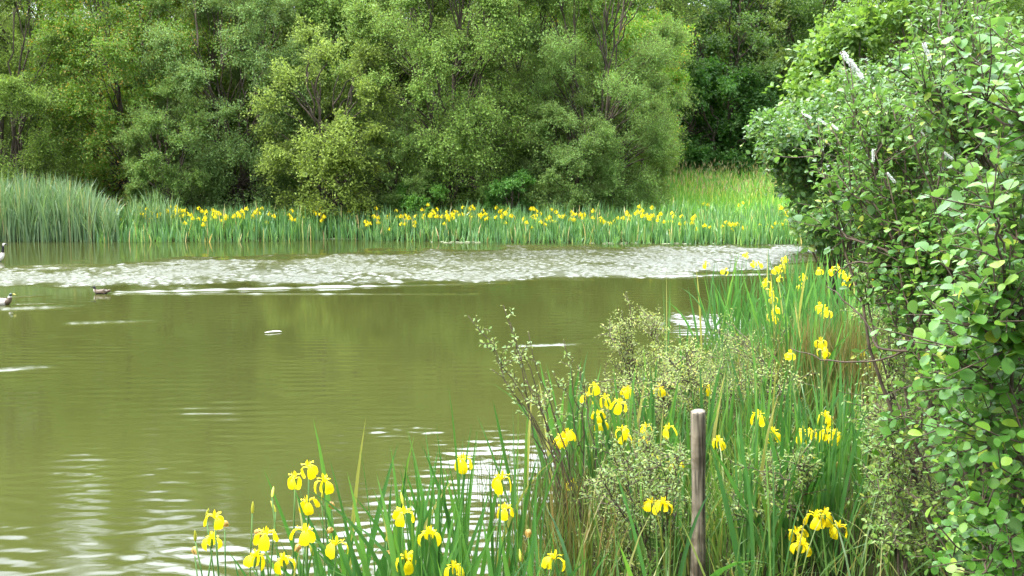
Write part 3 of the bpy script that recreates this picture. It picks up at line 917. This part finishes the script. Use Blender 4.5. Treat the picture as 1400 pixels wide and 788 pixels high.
n = 9000
x = rg.uniform(.1, 6.5, n); Y = rg.uniform(4.2, 15, n)
k = (shore_dist(x, Y) > -.05) & ~((np.abs(x - xat(962, Y)) < .12) & (Y < 5.5))
x, Y = x[k], Y[k]; n = len(x)
mb = MB()
add_blades(mb, np.stack([x, Y, height(x, Y) - .02], 1), rg.uniform(0, 6.28, n), np.abs(rg.normal(0, .25, n)), np.abs(rg.normal(0, .8, n)), rg.uniform(.25, .75, n), .008 * rg.uniform(.7, 1.5, n), rg.uniform(0, 3, n), 5)
o = link('near_bank_grass', mb.mesh('near_bank_grass', M['grass'], False)); o.color = (.9, 1, .8, 1)
tag(o, 'rough grass growing between the near irises', 'grass', kind='stuff')
n = 900
x = rg.uniform(.75, 1.75, n); Y = rg.uniform(5.65, 8.2, n)
mb = MB()
add_blades(mb, np.stack([x, Y, height(x, Y) - .02], 1), rg.uniform(0, 6.28, n), np.abs(rg.normal(0, .2, n)), np.abs(rg.normal(0, .7, n)), rg.uniform(.25, .6, n), .009 * rg.uniform(.7, 1.5, n), rg.uniform(0, 3, n), 5)
o = link('post_grass', mb.mesh('post_grass', M['grass'], False)); o.color = (.9, 1.05, .8, 1)
tag(o, 'rough grass round the foot of the post', 'grass', kind='stuff')
n = 5000
x = rg.uniform(-9, .6, n); Y = rg.uniform(.3, 4.4, n)
k = shore_dist(x, Y) > .15
x, Y = x[k], Y[k]; n = len(x)
mb = MB()
add_blades(mb, np.stack([x, Y, height(x, Y) - .02], 1), rg.uniform(0, 6.28, n), np.abs(rg.normal(0, .25, n)), np.abs(rg.normal(0, .8, n)), rg.uniform(.1, .3, n), .008 * rg.uniform(.7, 1.5, n), rg.uniform(0, 3, n), 4)
o = link('path_grass', mb.mesh('path_grass', M['grass'], False)); o.color = (1, 1, .8, 1)
tag(o, 'short grass on the near bank', 'grass', kind='stuff')

# ----------------------------------------------------------------- shrubs with stems, twigs and leaves
def shrub(name, label, roots, tips, leaf, m, seed, tint=G, cat='bush', tw=9, twl=(.12, .3), per=8, LL=(.03, .045), asp=.5, shape=SH_OVAL, r0=.012, start=.3, up=.3, arch=.3, fluff=(), bare=(), spread_leaf=.8, nup=.8):
    r = R(seed)
    roots = np.asarray(roots, float)
    root = empty(name, roots[0])
    o0 = roots[0]
    tag(root, label, cat)
    smb = [MB() for _ in roots]
    lm = MB()
    P, D, N, S = [], [], [], []
    nmain = len(tips) if len(tips) < 12 else max(6, len(tips) // 7)
    mains = []
    for i, tp in enumerate(tips):
        tp = np.asarray(tp, float)
        side_branch = i >= nmain
        k = int(np.argmin(np.linalg.norm(roots[:, :2] - tp[:2], axis=1) + r.uniform(0, .5, len(roots))))
        b = roots[k] + r.normal(0, .05, 3) * [1, 1, 0]
        dist = np.linalg.norm(tp - b)
        ctl = b + (tp - b) * .45 + np.array([0, 0, arch * dist]) + r.normal(0, .06 * dist, 3)
        if side_branch:
            best = None
            for mk, mc in mains:
                dv = np.linalg.norm(mc[3:10] - tp, axis=1) + 1.2 * np.maximum(0, mc[3:10, 2] - tp[2] + .1)
                j = int(np.argmin(dv))
                if best is None or dv[j] < best[0]: best = (dv[j], mk, mc[3 + j])
            k, b = best[1], best[2]
            dist = np.linalg.norm(tp - b)
            ctl = (b + tp) / 2 + np.array([0, 0, .12 * dist]) + r.normal(0, .08 * dist, 3)
        c = curve(b, ctl, tp, 12, .012 if not side_branch else .006, r)
        if not side_branch: mains.append((k, c))
        rad0 = r0 * r.uniform(.6, 1.1) * min(1.3, .5 + .35 * dist)
        if side_branch: rad0 = min(.42 * r0, .005 + .004 * dist)
        add_tube(smb[k], c - o0, np.linspace(rad0, .0022, 12), 6)
        if i in bare:
            continue
        tan = unit(np.gradient(c, axis=0))
        st_ = .08 if side_branch else start
        ts = np.sort(st_ + (1 - st_) * r.rand(tw) ** .8)
        lines = [(c[int(ts_ * 11)], tan[int(ts_ * 11)]) for ts_ in ts]
        lines += [(c[8], tan[9])]
        for li, (p, tg) in enumerate(lines):
            last = li == len(lines) - 1
            l = r.uniform(*twl)
            if last:
                pts = c[8:]; kk = len(pts)
                d = unit(tp - c[8])
            else:
                d = unit(tg * .55 + r.normal(0, .6, 3) + np.array([0, 0, up]))
                pts = np.stack([p, p + d * l * .5 + r.normal(0, .01, 3), p + d * l])
                add_tube(smb[k], pts - o0, [.0026, .002, .0012], 4, cap=False)
            n_ = per
            s = np.linspace(.15, 1.0, n_) + r.normal(0, .03, n_)
            seg = np.clip(s, 0, 1) * (len(pts) - 1)
            a = np.minimum(seg.astype(int), len(pts) - 2); fr = (seg - a)[:, None]
            pos = pts[a] * (1 - fr) + pts[a + 1] * fr
            side = unit(np.cross(d, r.normal(0, 1, 3)))
            side2 = np.cross(d, side)
            ph = np.arange(n_) * 2.4 + r.uniform(0, 6)
            out = np.cos(ph)[:, None] * side + np.sin(ph)[:, None] * side2
            ld = d * .6 + out * spread_leaf + r.normal(0, .2, (n_, 3))
            nn = np.array([0, 0, nup]) + d * .4 + r.normal(0, .35, (n_, 3))
            P.append(pos + out * .004); D.append(ld); N.append(nn); S.append(r.uniform(*LL, n_) * np.where(s > .9, .7, 1))
    P = np.concatenate(P); S = np.concatenate(S)
    gap = np.linalg.norm(P - np.array([0, 0, EYE]), axis=1) > .9
    add_leaves(lm, (P - o0)[gap], np.concatenate(D)[gap], np.concatenate(N)[gap], S[gap], (S * asp * r.uniform(.8, 1.2, len(S)))[gap], shape)
    for mb_ in smb:
        if mb_.n: link('stem', mb_.mesh('stem', M['twig']), root)
    fo = link('foliage', lm.mesh('foliage', M[m], True), root)
    fo.color = (*tint, 1)
    for (p, d, l) in fluff:
        link('catkin', CATKIN, root, np.asarray(p) - o0, Vector(d).to_track_quat('Z', 'Y').to_euler(), l / .06)
    return root


mb = MB(); rr_ = R(9)
nfl = 260
zz = rr_.uniform(0, .06, nfl); an = rr_.uniform(0, 6.28, nfl)
pp = np.stack([np.cos(an) * .002, np.sin(an) * .002, zz], 1)
dd = np.stack([np.cos(an), np.sin(an), rr_.uniform(.0, .8, nfl)], 1)
add_leaves(mb, pp, dd, rr_.normal(0, 1, (nfl, 3)), rr_.uniform(.004, .008, nfl), .003, SH_FAR)
CATKIN = mb.mesh('catkin', M['fluff'], False)

rs = R(55)



def tips_in(boxes):
    """boxes: (px0, py0, px1, py1, Ymin, Ymax, count)"""
    out = []
    for a, b, c, d, y0, y1, n in boxes:
        for _ in range(n):
            out.append(at(rs.uniform(a, c), rs.uniform(b, d), rs.uniform(y0, y1)))
    return [out[i] for i in rs.permutation(len(out))]


def gp(px, Y):
    x = xat(px, Y); return np.array([x, Y, hgt(x, Y)])


# arching sallow shoots over the water, left of the post
tp = [at(640, 432, 6.5), at(688, 417, 6.5), at(697, 440, 6.6), at(722, 452, 6.6), at(672, 505, 6.5), at(718, 520, 6.4), at(742, 540, 6.5), at(705, 470, 6.5), at(660, 470, 6.5)]
shrub('sallow_shrub', 'arching sallow shoots with grey-green leaves reaching out over the water', [gp(800, 6.6), gp(815, 6.5)], tp, None, 'sallow', 101, (1.0, 1.05, .9), tw=5, twl=(.05, .14), per=7, LL=(.022, .034), start=.62, arch=.18, r0=.007)
tp = [at(770, 465, 7.0), at(790, 500, 7.0), at(757, 510, 6.9), at(745, 470 + 40, 7.0), at(800, 520, 7.0)]
shrub('sallow_shrub', 'thin sparse sallow shoots between the arching shoots and pale bush', [gp(810, 7.0)], tp, None, 'sallow', 102, (.9, .95, .8), tw=4, twl=(.05, .12), per=6, LL=(.02, .03), start=.6, arch=.15, r0=.006)
# pale fine bush behind, left of the post
tp = [at(855, 400, 8.6), at(850, 425, 8.5), at(880, 430, 8.5), at(840, 450, 8.6)] + tips_in([(835, 430, 905, 500, 8.2, 9.0, 26), (870, 470, 1000, 570, 7.2, 8.6, 32), (800, 520, 900, 600, 7.4, 8.4, 16)])
shrub('sallow_shrub', 'pale yellowish fine-leaved sallow standing tallest behind the post', [gp(880, 8.5), gp(920, 8.6), gp(960, 8.7)], tp, None, 'sallow', 103, (1.35, 1.18, .9), tw=8, twl=(.06, .18), per=8, LL=(.02, .032), asp=.42, start=.5, arch=.12, r0=.008)
tp = tips_in([(960, 440, 1080, 560, 9.0, 10.5, 34), (900, 455, 980, 520, 9, 10, 10), (1000, 500, 1100, 620, 7.4, 8.4, 18)])
shrub('sallow_shrub', 'wispy pale sallow in front of the distant near-bank irises', [gp(1000, 9.6), gp(1050, 9.0)], tp, None, 'sallow', 104, (1.25, 1.12, .8), tw=7, twl=(.06, .18), per=7, LL=(.02, .032), asp=.42, start=.5, arch=.12, r0=.008)
# tangle around the post
tp = tips_in([(800, 600, 930, 788, 5.5, 6.5, 50), (830, 590, 950, 700, 6.1, 6.9, 22)])
shrub('sallow_shrub', 'low grey-leaved sallow tangle between the sedge and the post', [gp(850, 6.2), gp(910, 6.2), gp(880, 5.8)], tp, None, 'sallow', 105, (.80, .86, .55), tw=8, twl=(.05, .16), per=7, LL=(.02, .034), asp=.45, start=.3, arch=.1, r0=.006)
tp = tips_in([(995, 610, 1110, 788, 5.3, 6.5, 46), (950, 650, 1005, 788, 6.2, 7.0, 22)])
shrub('sallow_shrub', 'low grey-leaved sallow tangle between the post and flowering irises', [gp(1030, 6.0), gp(1060, 5.8), gp(990, 5.6)], tp, None, 'sallow', 106, (.78, .86, .55), tw=8, twl=(.05, .16), per=7, LL=(.02, .034), asp=.45, start=.3, arch=.1, r0=.006)
tp = tips_in([(1160, 350, 1230, 450, 8, 10, 10), (1185, 430, 1280, 620, 5.2, 7, 70), (1180, 600, 1300, 788, 4.6, 6.0, 60)])
shrub('sallow_shrub', 'small-leaved sallow filling the gap below the alder leaves', [gp(1200, 6.5), gp(1250, 6.0), gp(1260, 5.2), gp(1190, 8.5)], tp, None, 'sallow', 107, (.9, 1.05, .65), tw=8, twl=(.06, .2), per=7, LL=(.022, .036), asp=.5, start=.35, arch=.12, r0=.008)

# tall sallow with white fluffy catkins, upper right
fl = [(1150, 70, 5.6, 1172, 98), (1162, 84, 5.6, 1180, 108), (1262, 58, 5.0, 1272, 82), (1118, 163, 5.8, 1133, 172), (1134, 168, 5.8, 1146, 178), (1095, 154, 5.9, 1110, 162), (1194, 203, 5.4, 1194, 222), (1212, 236, 5.3, 1224, 250), (1290, 208, 4.9, 1303, 218), (1318, 236, 4.8, 1330, 246), (1240, 152, 5.1, 1248, 160), (1258, 178, 5.1, 1264, 186), (1128, 230, 5.8, 1134, 226)]
flu = []
tp = []
for a, b, Y, c, d in fl:
    p0, p1 = at(c, d, Y - .5), at(a, b, Y - .5)
    flu.append((p0, unit(p1 - p0), min(.13, max(.03, float(np.linalg.norm(p1 - p0)) * .95))))
    if b < 300: tp.append(p1)
tp += tips_in([(1140, 170, 1210, 275, 5.4, 6.4, 9), (1170, 95, 1300, 230, 5.0, 6.2, 30), (1195, 200, 1340, 380, 4.8, 6.0, 56), (1260, 30, 1420, 200, 4.4, 5.8, 28), (1200, 300, 1290, 440, 5.0, 6.0, 24), (1400, 0, 1500, 400, 4.4, 6, 18), (1240, -60, 1400, 40, 4.8, 6, 12)])
shrub('sallow_shrub', 'tall sallow with white fluffy catkins on slanting brown shoots', [gp(1330, 5.6), gp(1290, 5.8), gp(1400, 5.4), gp(1370, 5.0)], tp, None, 'alder', 108, (1.35, 1.08, 1.3), tw=10, twl=(.08, .26), per=8, LL=(.030, .052), asp=.5, start=.42, arch=.04, r0=.010, fluff=flu)

# tree with hanging leaves at the corner of the near bank
tp = tips_in([(1032, 160, 1075, 225, 15.5, 17, 18), (1055, 165, 1130, 230, 15.5, 17.5, 56), (1085, 135, 1210, 235, 16, 18.5, 80), (1150, 75, 1300, 170, 16.5, 19, 46), (1150, 225, 1240, 270, 16, 18.5, 26), (1105, 260, 1200, 330, 15.0, 17.0, 26)])
shrub('alder_tree', 'bushy light green tree with drooping leaves, in front of the wood', [gp(1170, 17.2), gp(1150, 17), gp(1190, 17.4)], tp, None, 'alder', 109, (1.05, .86, 1.5), cat='tree', tw=11, twl=(.2, .45), per=8, LL=(.07, .11), asp=.7, shape=SH_MID, start=.5, arch=.1, r0=.019, up=-.05)

# large alder at the right edge
tp = tips_in([(1285, 250, 1440, 480, 2.9, 4.5, 36), (1265, 400, 1430, 620, 3.0, 4.8, 34), (1210, 500, 1330, 640, 4.0, 5.0, 6), (1275, 600, 1440, 800, 3.0, 4.6, 26), (1300, 30, 1440, 260, 3.2, 4.3, 22), (1200, 250, 1300, 420, 4.4, 5.2, 14), (1215, 50, 1300, 130, 4.6, 5.0, 5), (1430, -50, 1650, 800, 3.0, 4.6, 60), (1110, 235, 1180, 330, 5.0, 5.4, 5)])
shrub('alder_bush', 'large alder bush with round glossy leaves along the near bank edge', [gp(1400, 4.6), gp(1480, 4.2), gp(1350, 4.9), gp(1440, 3.8)], tp, None, 'alder', 110, (1.15, 1.12, 1.1), tw=8, twl=(.10, .26), per=7, LL=(.022, .052), asp=.86, shape=SH_ROUND, start=.45, arch=.10, r0=.016, spread_leaf=1.0, nup=1.1)
# bare twigs reaching out of the alder
bt = [(at(1250, 470, 4.6), [(1225, 487), (1160, 497), (1120, 489), (1082, 477)]), (at(1240, 480, 4.6), [(1200, 478), (1185, 440), (1150, 405), (1132, 392)]), (at(1215, 360, 4.9), [(1190, 358), (1160, 360), (1135, 380)]), (at(1260, 330, 4.5), [(1230, 315), (1200, 280), (1187, 262)])]
root = empty('dead_branch', bt[0][0]); tag(root, 'bare dark forked twig stretched across the near-bank irises', 'branch')
for p0, pts in bt[:3]:
    c = np.array([p0] + [at(a, b, 4.7 + .1 * i) for i, (a, b) in enumerate(pts)])
    t = np.linspace(0, len(c) - 1, 16); c = np.stack([np.interp(t, np.arange(len(c)), c[:, j]) for j in range(3)], 1) + R(3).normal(0, .004, (16, 3))
    mb = MB(); add_tube(mb, c - bt[0][0], np.linspace(.006, .002, 16), 6)
    link('twig', mb.mesh('twig', M['twig']), root)

# ----------------------------------------------------------------- fence post
pt = at(959, 562, 5.5)
gz = hgt(pt[0], 5.5)
root = empty('fence_post', (pt[0], 5.5, gz), .3)
root.rotation_euler = (.0, math.radians(-1.2), .3)
tag(root, 'weathered round grey wooden post standing among the irises', 'post')
mb = MB()
Hh = pt[2] - gz
rz_ = R(4)
prof = [(z__, .0365 + .0018 * math.sin(z__ * 9) + (.002 if z__ < .2 else 0)) for z__ in [-.3, 0, .1, .2, .3, .4, .5, .6, .7, .8, .9] if z__ < Hh - .06] + [(Hh - .03, .0375), (Hh - .003, .037), (Hh, .0345)]
k = 20; V = []
wob = 1 + rz_.normal(0, .025, k)
for z_, r_ in prof:
    for j in range(k):
        a = j / k * 2 * PI
        V.append((r_ * wob[j] * math.cos(a) + .004 * math.sin(z_ * 3), r_ * wob[j] * math.sin(a), z_ + (.006 * math.sin(a + 1) if z_ > Hh - .01 else 0)))
V.append((0, 0, Hh + .002))
q = [(i * k + j, i * k + (j + 1) % k, (i + 1) * k + (j + 1) % k, (i + 1) * k + j) for i in range(len(prof) - 1) for j in range(k)]
t = [((len(prof) - 1) * k + j, (len(prof) - 1) * k + (j + 1) % k, len(prof) * k) for j in range(k)]
mb.add(V, q, t)
link('shaft', mb.mesh('shaft', M['wood']), root)
mb = MB()
add_tube(mb, [(-.0, -.047, .42 * Hh), (.004, -.056, .43 * Hh), (.002, -.049, .41 * Hh)], [.002, .002, .0018], 5)
M['iron'] = plain('rusty_iron', (.10, .06, .04), .7)
link('staple', mb.mesh('staple', M['iron']), root)

# ----------------------------------------------------------------- floating stick
p0, p1 = on(362, 455, .012), on(385, 453.5, .012)
mid = (p0 + p1) / 2
mb = MB()
t = np.linspace(-.5, .5, 9)[:, None]
add_tube(mb, (p1 - p0) * t + np.array([0, 0, 1]) * (.006 * (1 - 4 * t ** 2)) + np.array([0, 1, 0]) * .01 * np.sin(t * 5), [.004, .009, .011, .012, .012, .011, .010, .008, .004], 7)
o = link('floating_stick', mb.mesh('floating_stick', M['pale_stick']), None, mid)
tag(o, 'small bleached white stick floating alone on the olive water', 'stick')

# ----------------------------------------------------------------- birds
def bird(name, label, px, py, face, spec, mats, paint, bill, bill_r, bmat, eye, cat):
    w = on(px, py)
    root = empty(name, (w[0], w[1], 0.0), 0 if face > 0 else PI)
    tag(root, label, cat)
    me = bpy.data.meshes.new('body')
    vs = [Vector(v[:3]) for v in spec]
    me.from_pydata(vs, [(i, i + 1) for i in range(len(vs) - 1)], [])
    o = bpy.data.objects.new('body', me); COL.objects.link(o)
    sk = o.modifiers.new('skin', 'SKIN'); sk.use_smooth_shade = True
    for i, v in enumerate(spec):
        me.skin_vertices[0].data[i].radius = (v[3], v[4])
    me.skin_vertices[0].data[2].use_root = True
    sb = o.modifiers.new('sub', 'SUBSURF'); sb.levels = 3; sb.render_levels = 3
    dg = bpy.context.evaluated_depsgraph_get()
    nm = bpy.data.meshes.new_from_object(o.evaluated_get(dg))
    o.modifiers.clear(); o.data = nm
    o.parent = root
    nm.materials.clear()
    for m in mats: nm.materials.append(M[m])
    for p in nm.polygons:
        p.material_index = paint(p.center); p.use_smooth = True
    b = MB(); add_tube(b, bill, bill_r, 7)
    link('bill', b.mesh('bill', M[bmat]), root)
    for s in (-1, 1):
        e = MB(); add_tube(e, [(eye[0], s * eye[1], eye[2]), (eye[0], s * (eye[1] + .004), eye[2])], [.006, .004], 6)
        link('eye', e.mesh('eye', M['horn']), root)
    # folded wing tips and tail over the back
    return root


# goose swimming towards the middle, only its front in the picture
def goose_paint(c):
    if c.z > .36 and c.x > .25:
        return 1 if (.40 < c.z < .485 and .27 < c.x < .325 and c.z < .47) else 0
    if c.z > .235 and c.x > .16: return 0
    if c.x > .13: return 1 if c.z < .22 else 2
    if c.x < -.22 and c.z < .14: return 1
    return 3 if c.z > .17 else 2


bird('goose', 'black-necked goose with white cheek swimming, body half out of the picture', -9, 358, 1,
     [(-.40, 0, .15, .02, .03), (-.30, 0, .12, .075, .06), (-.12, 0, .085, .14, .13), (.08, 0, .085, .14, .13), (.20, 0, .11, .095, .095), (.245, 0, .20, .05, .05), (.255, 0, .30, .034, .034), (.262, 0, .40, .030, .030), (.285, 0, .450, .036, .036), (.32, 0, .452, .030, .026), (.345, 0, .445, .018, .016)],
     ['black', 'white', 'buff', 'brown'], goose_paint, [(.335, 0, .448), (.365, 0, .440), (.392, 0, .432)], [.017, .013, .005], 'horn', (.315, .028, .462), 'goose')


def mallard_paint(c):
    if c.x > .13 and c.z > .155: return 0
    if c.x > .11 and c.z > .135: return 1
    if c.x > .08: return 2
    if c.x < -.17: return 4
    return 3


bird('drake_duck', 'duck with dark green head and pale grey flank beside the picture edge', 3, 417, 1,
     [(-.26, 0, .10, .015, .02), (-.19, 0, .07, .05, .035), (-.07, 0, .045, .085, .075), (.06, 0, .045, .085, .075), (.13, 0, .07, .055, .06), (.145, 0, .13, .032, .034), (.155, 0, .185, .036, .036), (.185, 0, .195, .030, .026)],
     ['green_head', 'white', 'brown', 'grey', 'black'], mallard_paint, [(.20, 0, .192), (.225, 0, .183), (.25, 0, .180)], [.016, .014, .008], 'olive_bill', (.18, .030, .205), 'duck')


def duck_paint(c):
    if c.x > .115 and c.z < .095: return 1
    if c.x > .07 and c.z > .10: return 0
    return 2 if c.z > .02 else 0


bird('small_duck', 'small dark brown duck with pale throat pulling a long white wake', 138, 402, -1,
     [(-.19, 0, .075, .012, .02), (-.13, 0, .05, .045, .03), (-.03, 0, .03, .068, .058), (.06, 0, .03, .06, .055), (.105, 0, .055, .036, .04), (.115, 0, .10, .026, .028), (.125, 0, .135, .032, .032), (.145, 0, .135, .024, .022)],
     ['black', 'white', 'brown'], duck_paint, [(.155, 0, .132), (.18, 0, .126), (.198, 0, .124)], [.011, .010, .005], 'horn', (.142, .024, .145), 'duck')

# ----------------------------------------------------------------- sky, sun, camera
w = bpy.data.worlds.new('World'); scn.world = w
w.use_nodes = True
nt = w.node_tree
bg = nt.nodes['Background']
SUN_EL, SUN_AZ = math.radians(50), math.radians(-122)     # azimuth from +y towards +x
sky = nt.nodes.new('ShaderNodeTexSky'); sky.sky_type = 'NISHITA'; sky.sun_disc = False
sky.sun_elevation = SUN_EL; sky.sun_rotation = SUN_AZ
tc = nt.nodes.new('ShaderNodeTexCoord')
nz = nt.nodes.new('ShaderNodeTexNoise'); nz.inputs['Scale'].default_value = 2.2; nz.inputs['Detail'].default_value = 5
nt.links.new(tc.outputs['Generated'], nz.inputs['Vector'])
rp = nt.nodes.new('ShaderNodeValToRGB'); rp.color_ramp.elements[0].position = .30; rp.color_ramp.elements[1].position = .52
nt.links.new(nz.outputs['Fac'], rp.inputs[0])
mx = nt.nodes.new('ShaderNodeMix'); mx.data_type = 'RGBA'
mr = nt.nodes.new('ShaderNodeMapRange'); mr.inputs['To Min'].default_value = .55; mr.inputs['To Max'].default_value = 1.0
nt.links.new(rp.outputs[0], mr.inputs[0]); nt.links.new(mr.outputs[0], mx.inputs[0])
nt.links.new(sky.outputs[0], mx.inputs[6]); mx.inputs[7].default_value = (11.1, 11.8, 13.0, 1)
# unseen cloud glow added beyond the pond to whiten the ruffled water
CE, CA = math.radians(62), math.radians(-8)
glow_dir = (math.sin(CA) * math.cos(CE), math.cos(CA) * math.cos(CE), math.sin(CE))
dp = nt.nodes.new('ShaderNodeVectorMath'); dp.operation = 'DOT_PRODUCT'; dp.inputs[1].default_value = glow_dir
nt.links.new(tc.outputs['Generated'], dp.inputs[0])
gl = nt.nodes.new('ShaderNodeMapRange'); gl.interpolation_type = 'SMOOTHSTEP'
gl.inputs['From Min'].default_value = .66; gl.inputs['From Max'].default_value = .98; gl.inputs['To Min'].default_value = .8; gl.inputs['To Max'].default_value = 6.5
nt.links.new(dp.outputs['Value'], gl.inputs[0])
ml = nt.nodes.new('ShaderNodeVectorMath'); ml.operation = 'SCALE'
nt.links.new(mx.outputs[2], ml.inputs[0]); nt.links.new(gl.outputs[0], ml.inputs['Scale'])
nt.links.new(ml.outputs[0], bg.inputs['Color'])
bg.inputs['Strength'].default_value = .12

sl = bpy.data.lights.new('sun', 'SUN'); sl.energy = 3.3; sl.angle = math.radians(6); sl.color = (1, .965, .90)
so = bpy.data.objects.new('sun', sl); COL.objects.link(so)
sd = Vector((math.sin(SUN_AZ) * math.cos(SUN_EL), math.cos(SUN_AZ) * math.cos(SUN_EL), math.sin(SUN_EL)))
so.rotation_euler = sd.to_track_quat('Z', 'Y').to_euler()

cam = bpy.data.cameras.new('camera'); cam.sensor_width = 36; cam.sensor_fit = 'HORIZONTAL'; cam.lens = 36 * F / 1400
cam.clip_start = .1; cam.clip_end = 1500
co = bpy.data.objects.new('camera', cam); COL.objects.link(co)
co.location = (0, 0, EYE); co.rotation_euler = (PI / 2 - PITCH, 0, 0)
scn.camera = co

scn.view_settings.view_transform = 'Standard'; scn.view_settings.look = 'None'
scn.view_settings.exposure = 1.02; scn.view_settings.gamma = 1
scn.view_settings.use_curve_mapping = False
c = scn.cycles
c.max_bounces = 8; c.diffuse_bounces = 5; c.glossy_bounces = 3; c.transmission_bounces = 4; c.transparent_max_bounces = 4
c.caustics_reflective = False; c.caustics_refractive = False
c.use_denoising = True; c.sample_clamp_indirect = 6
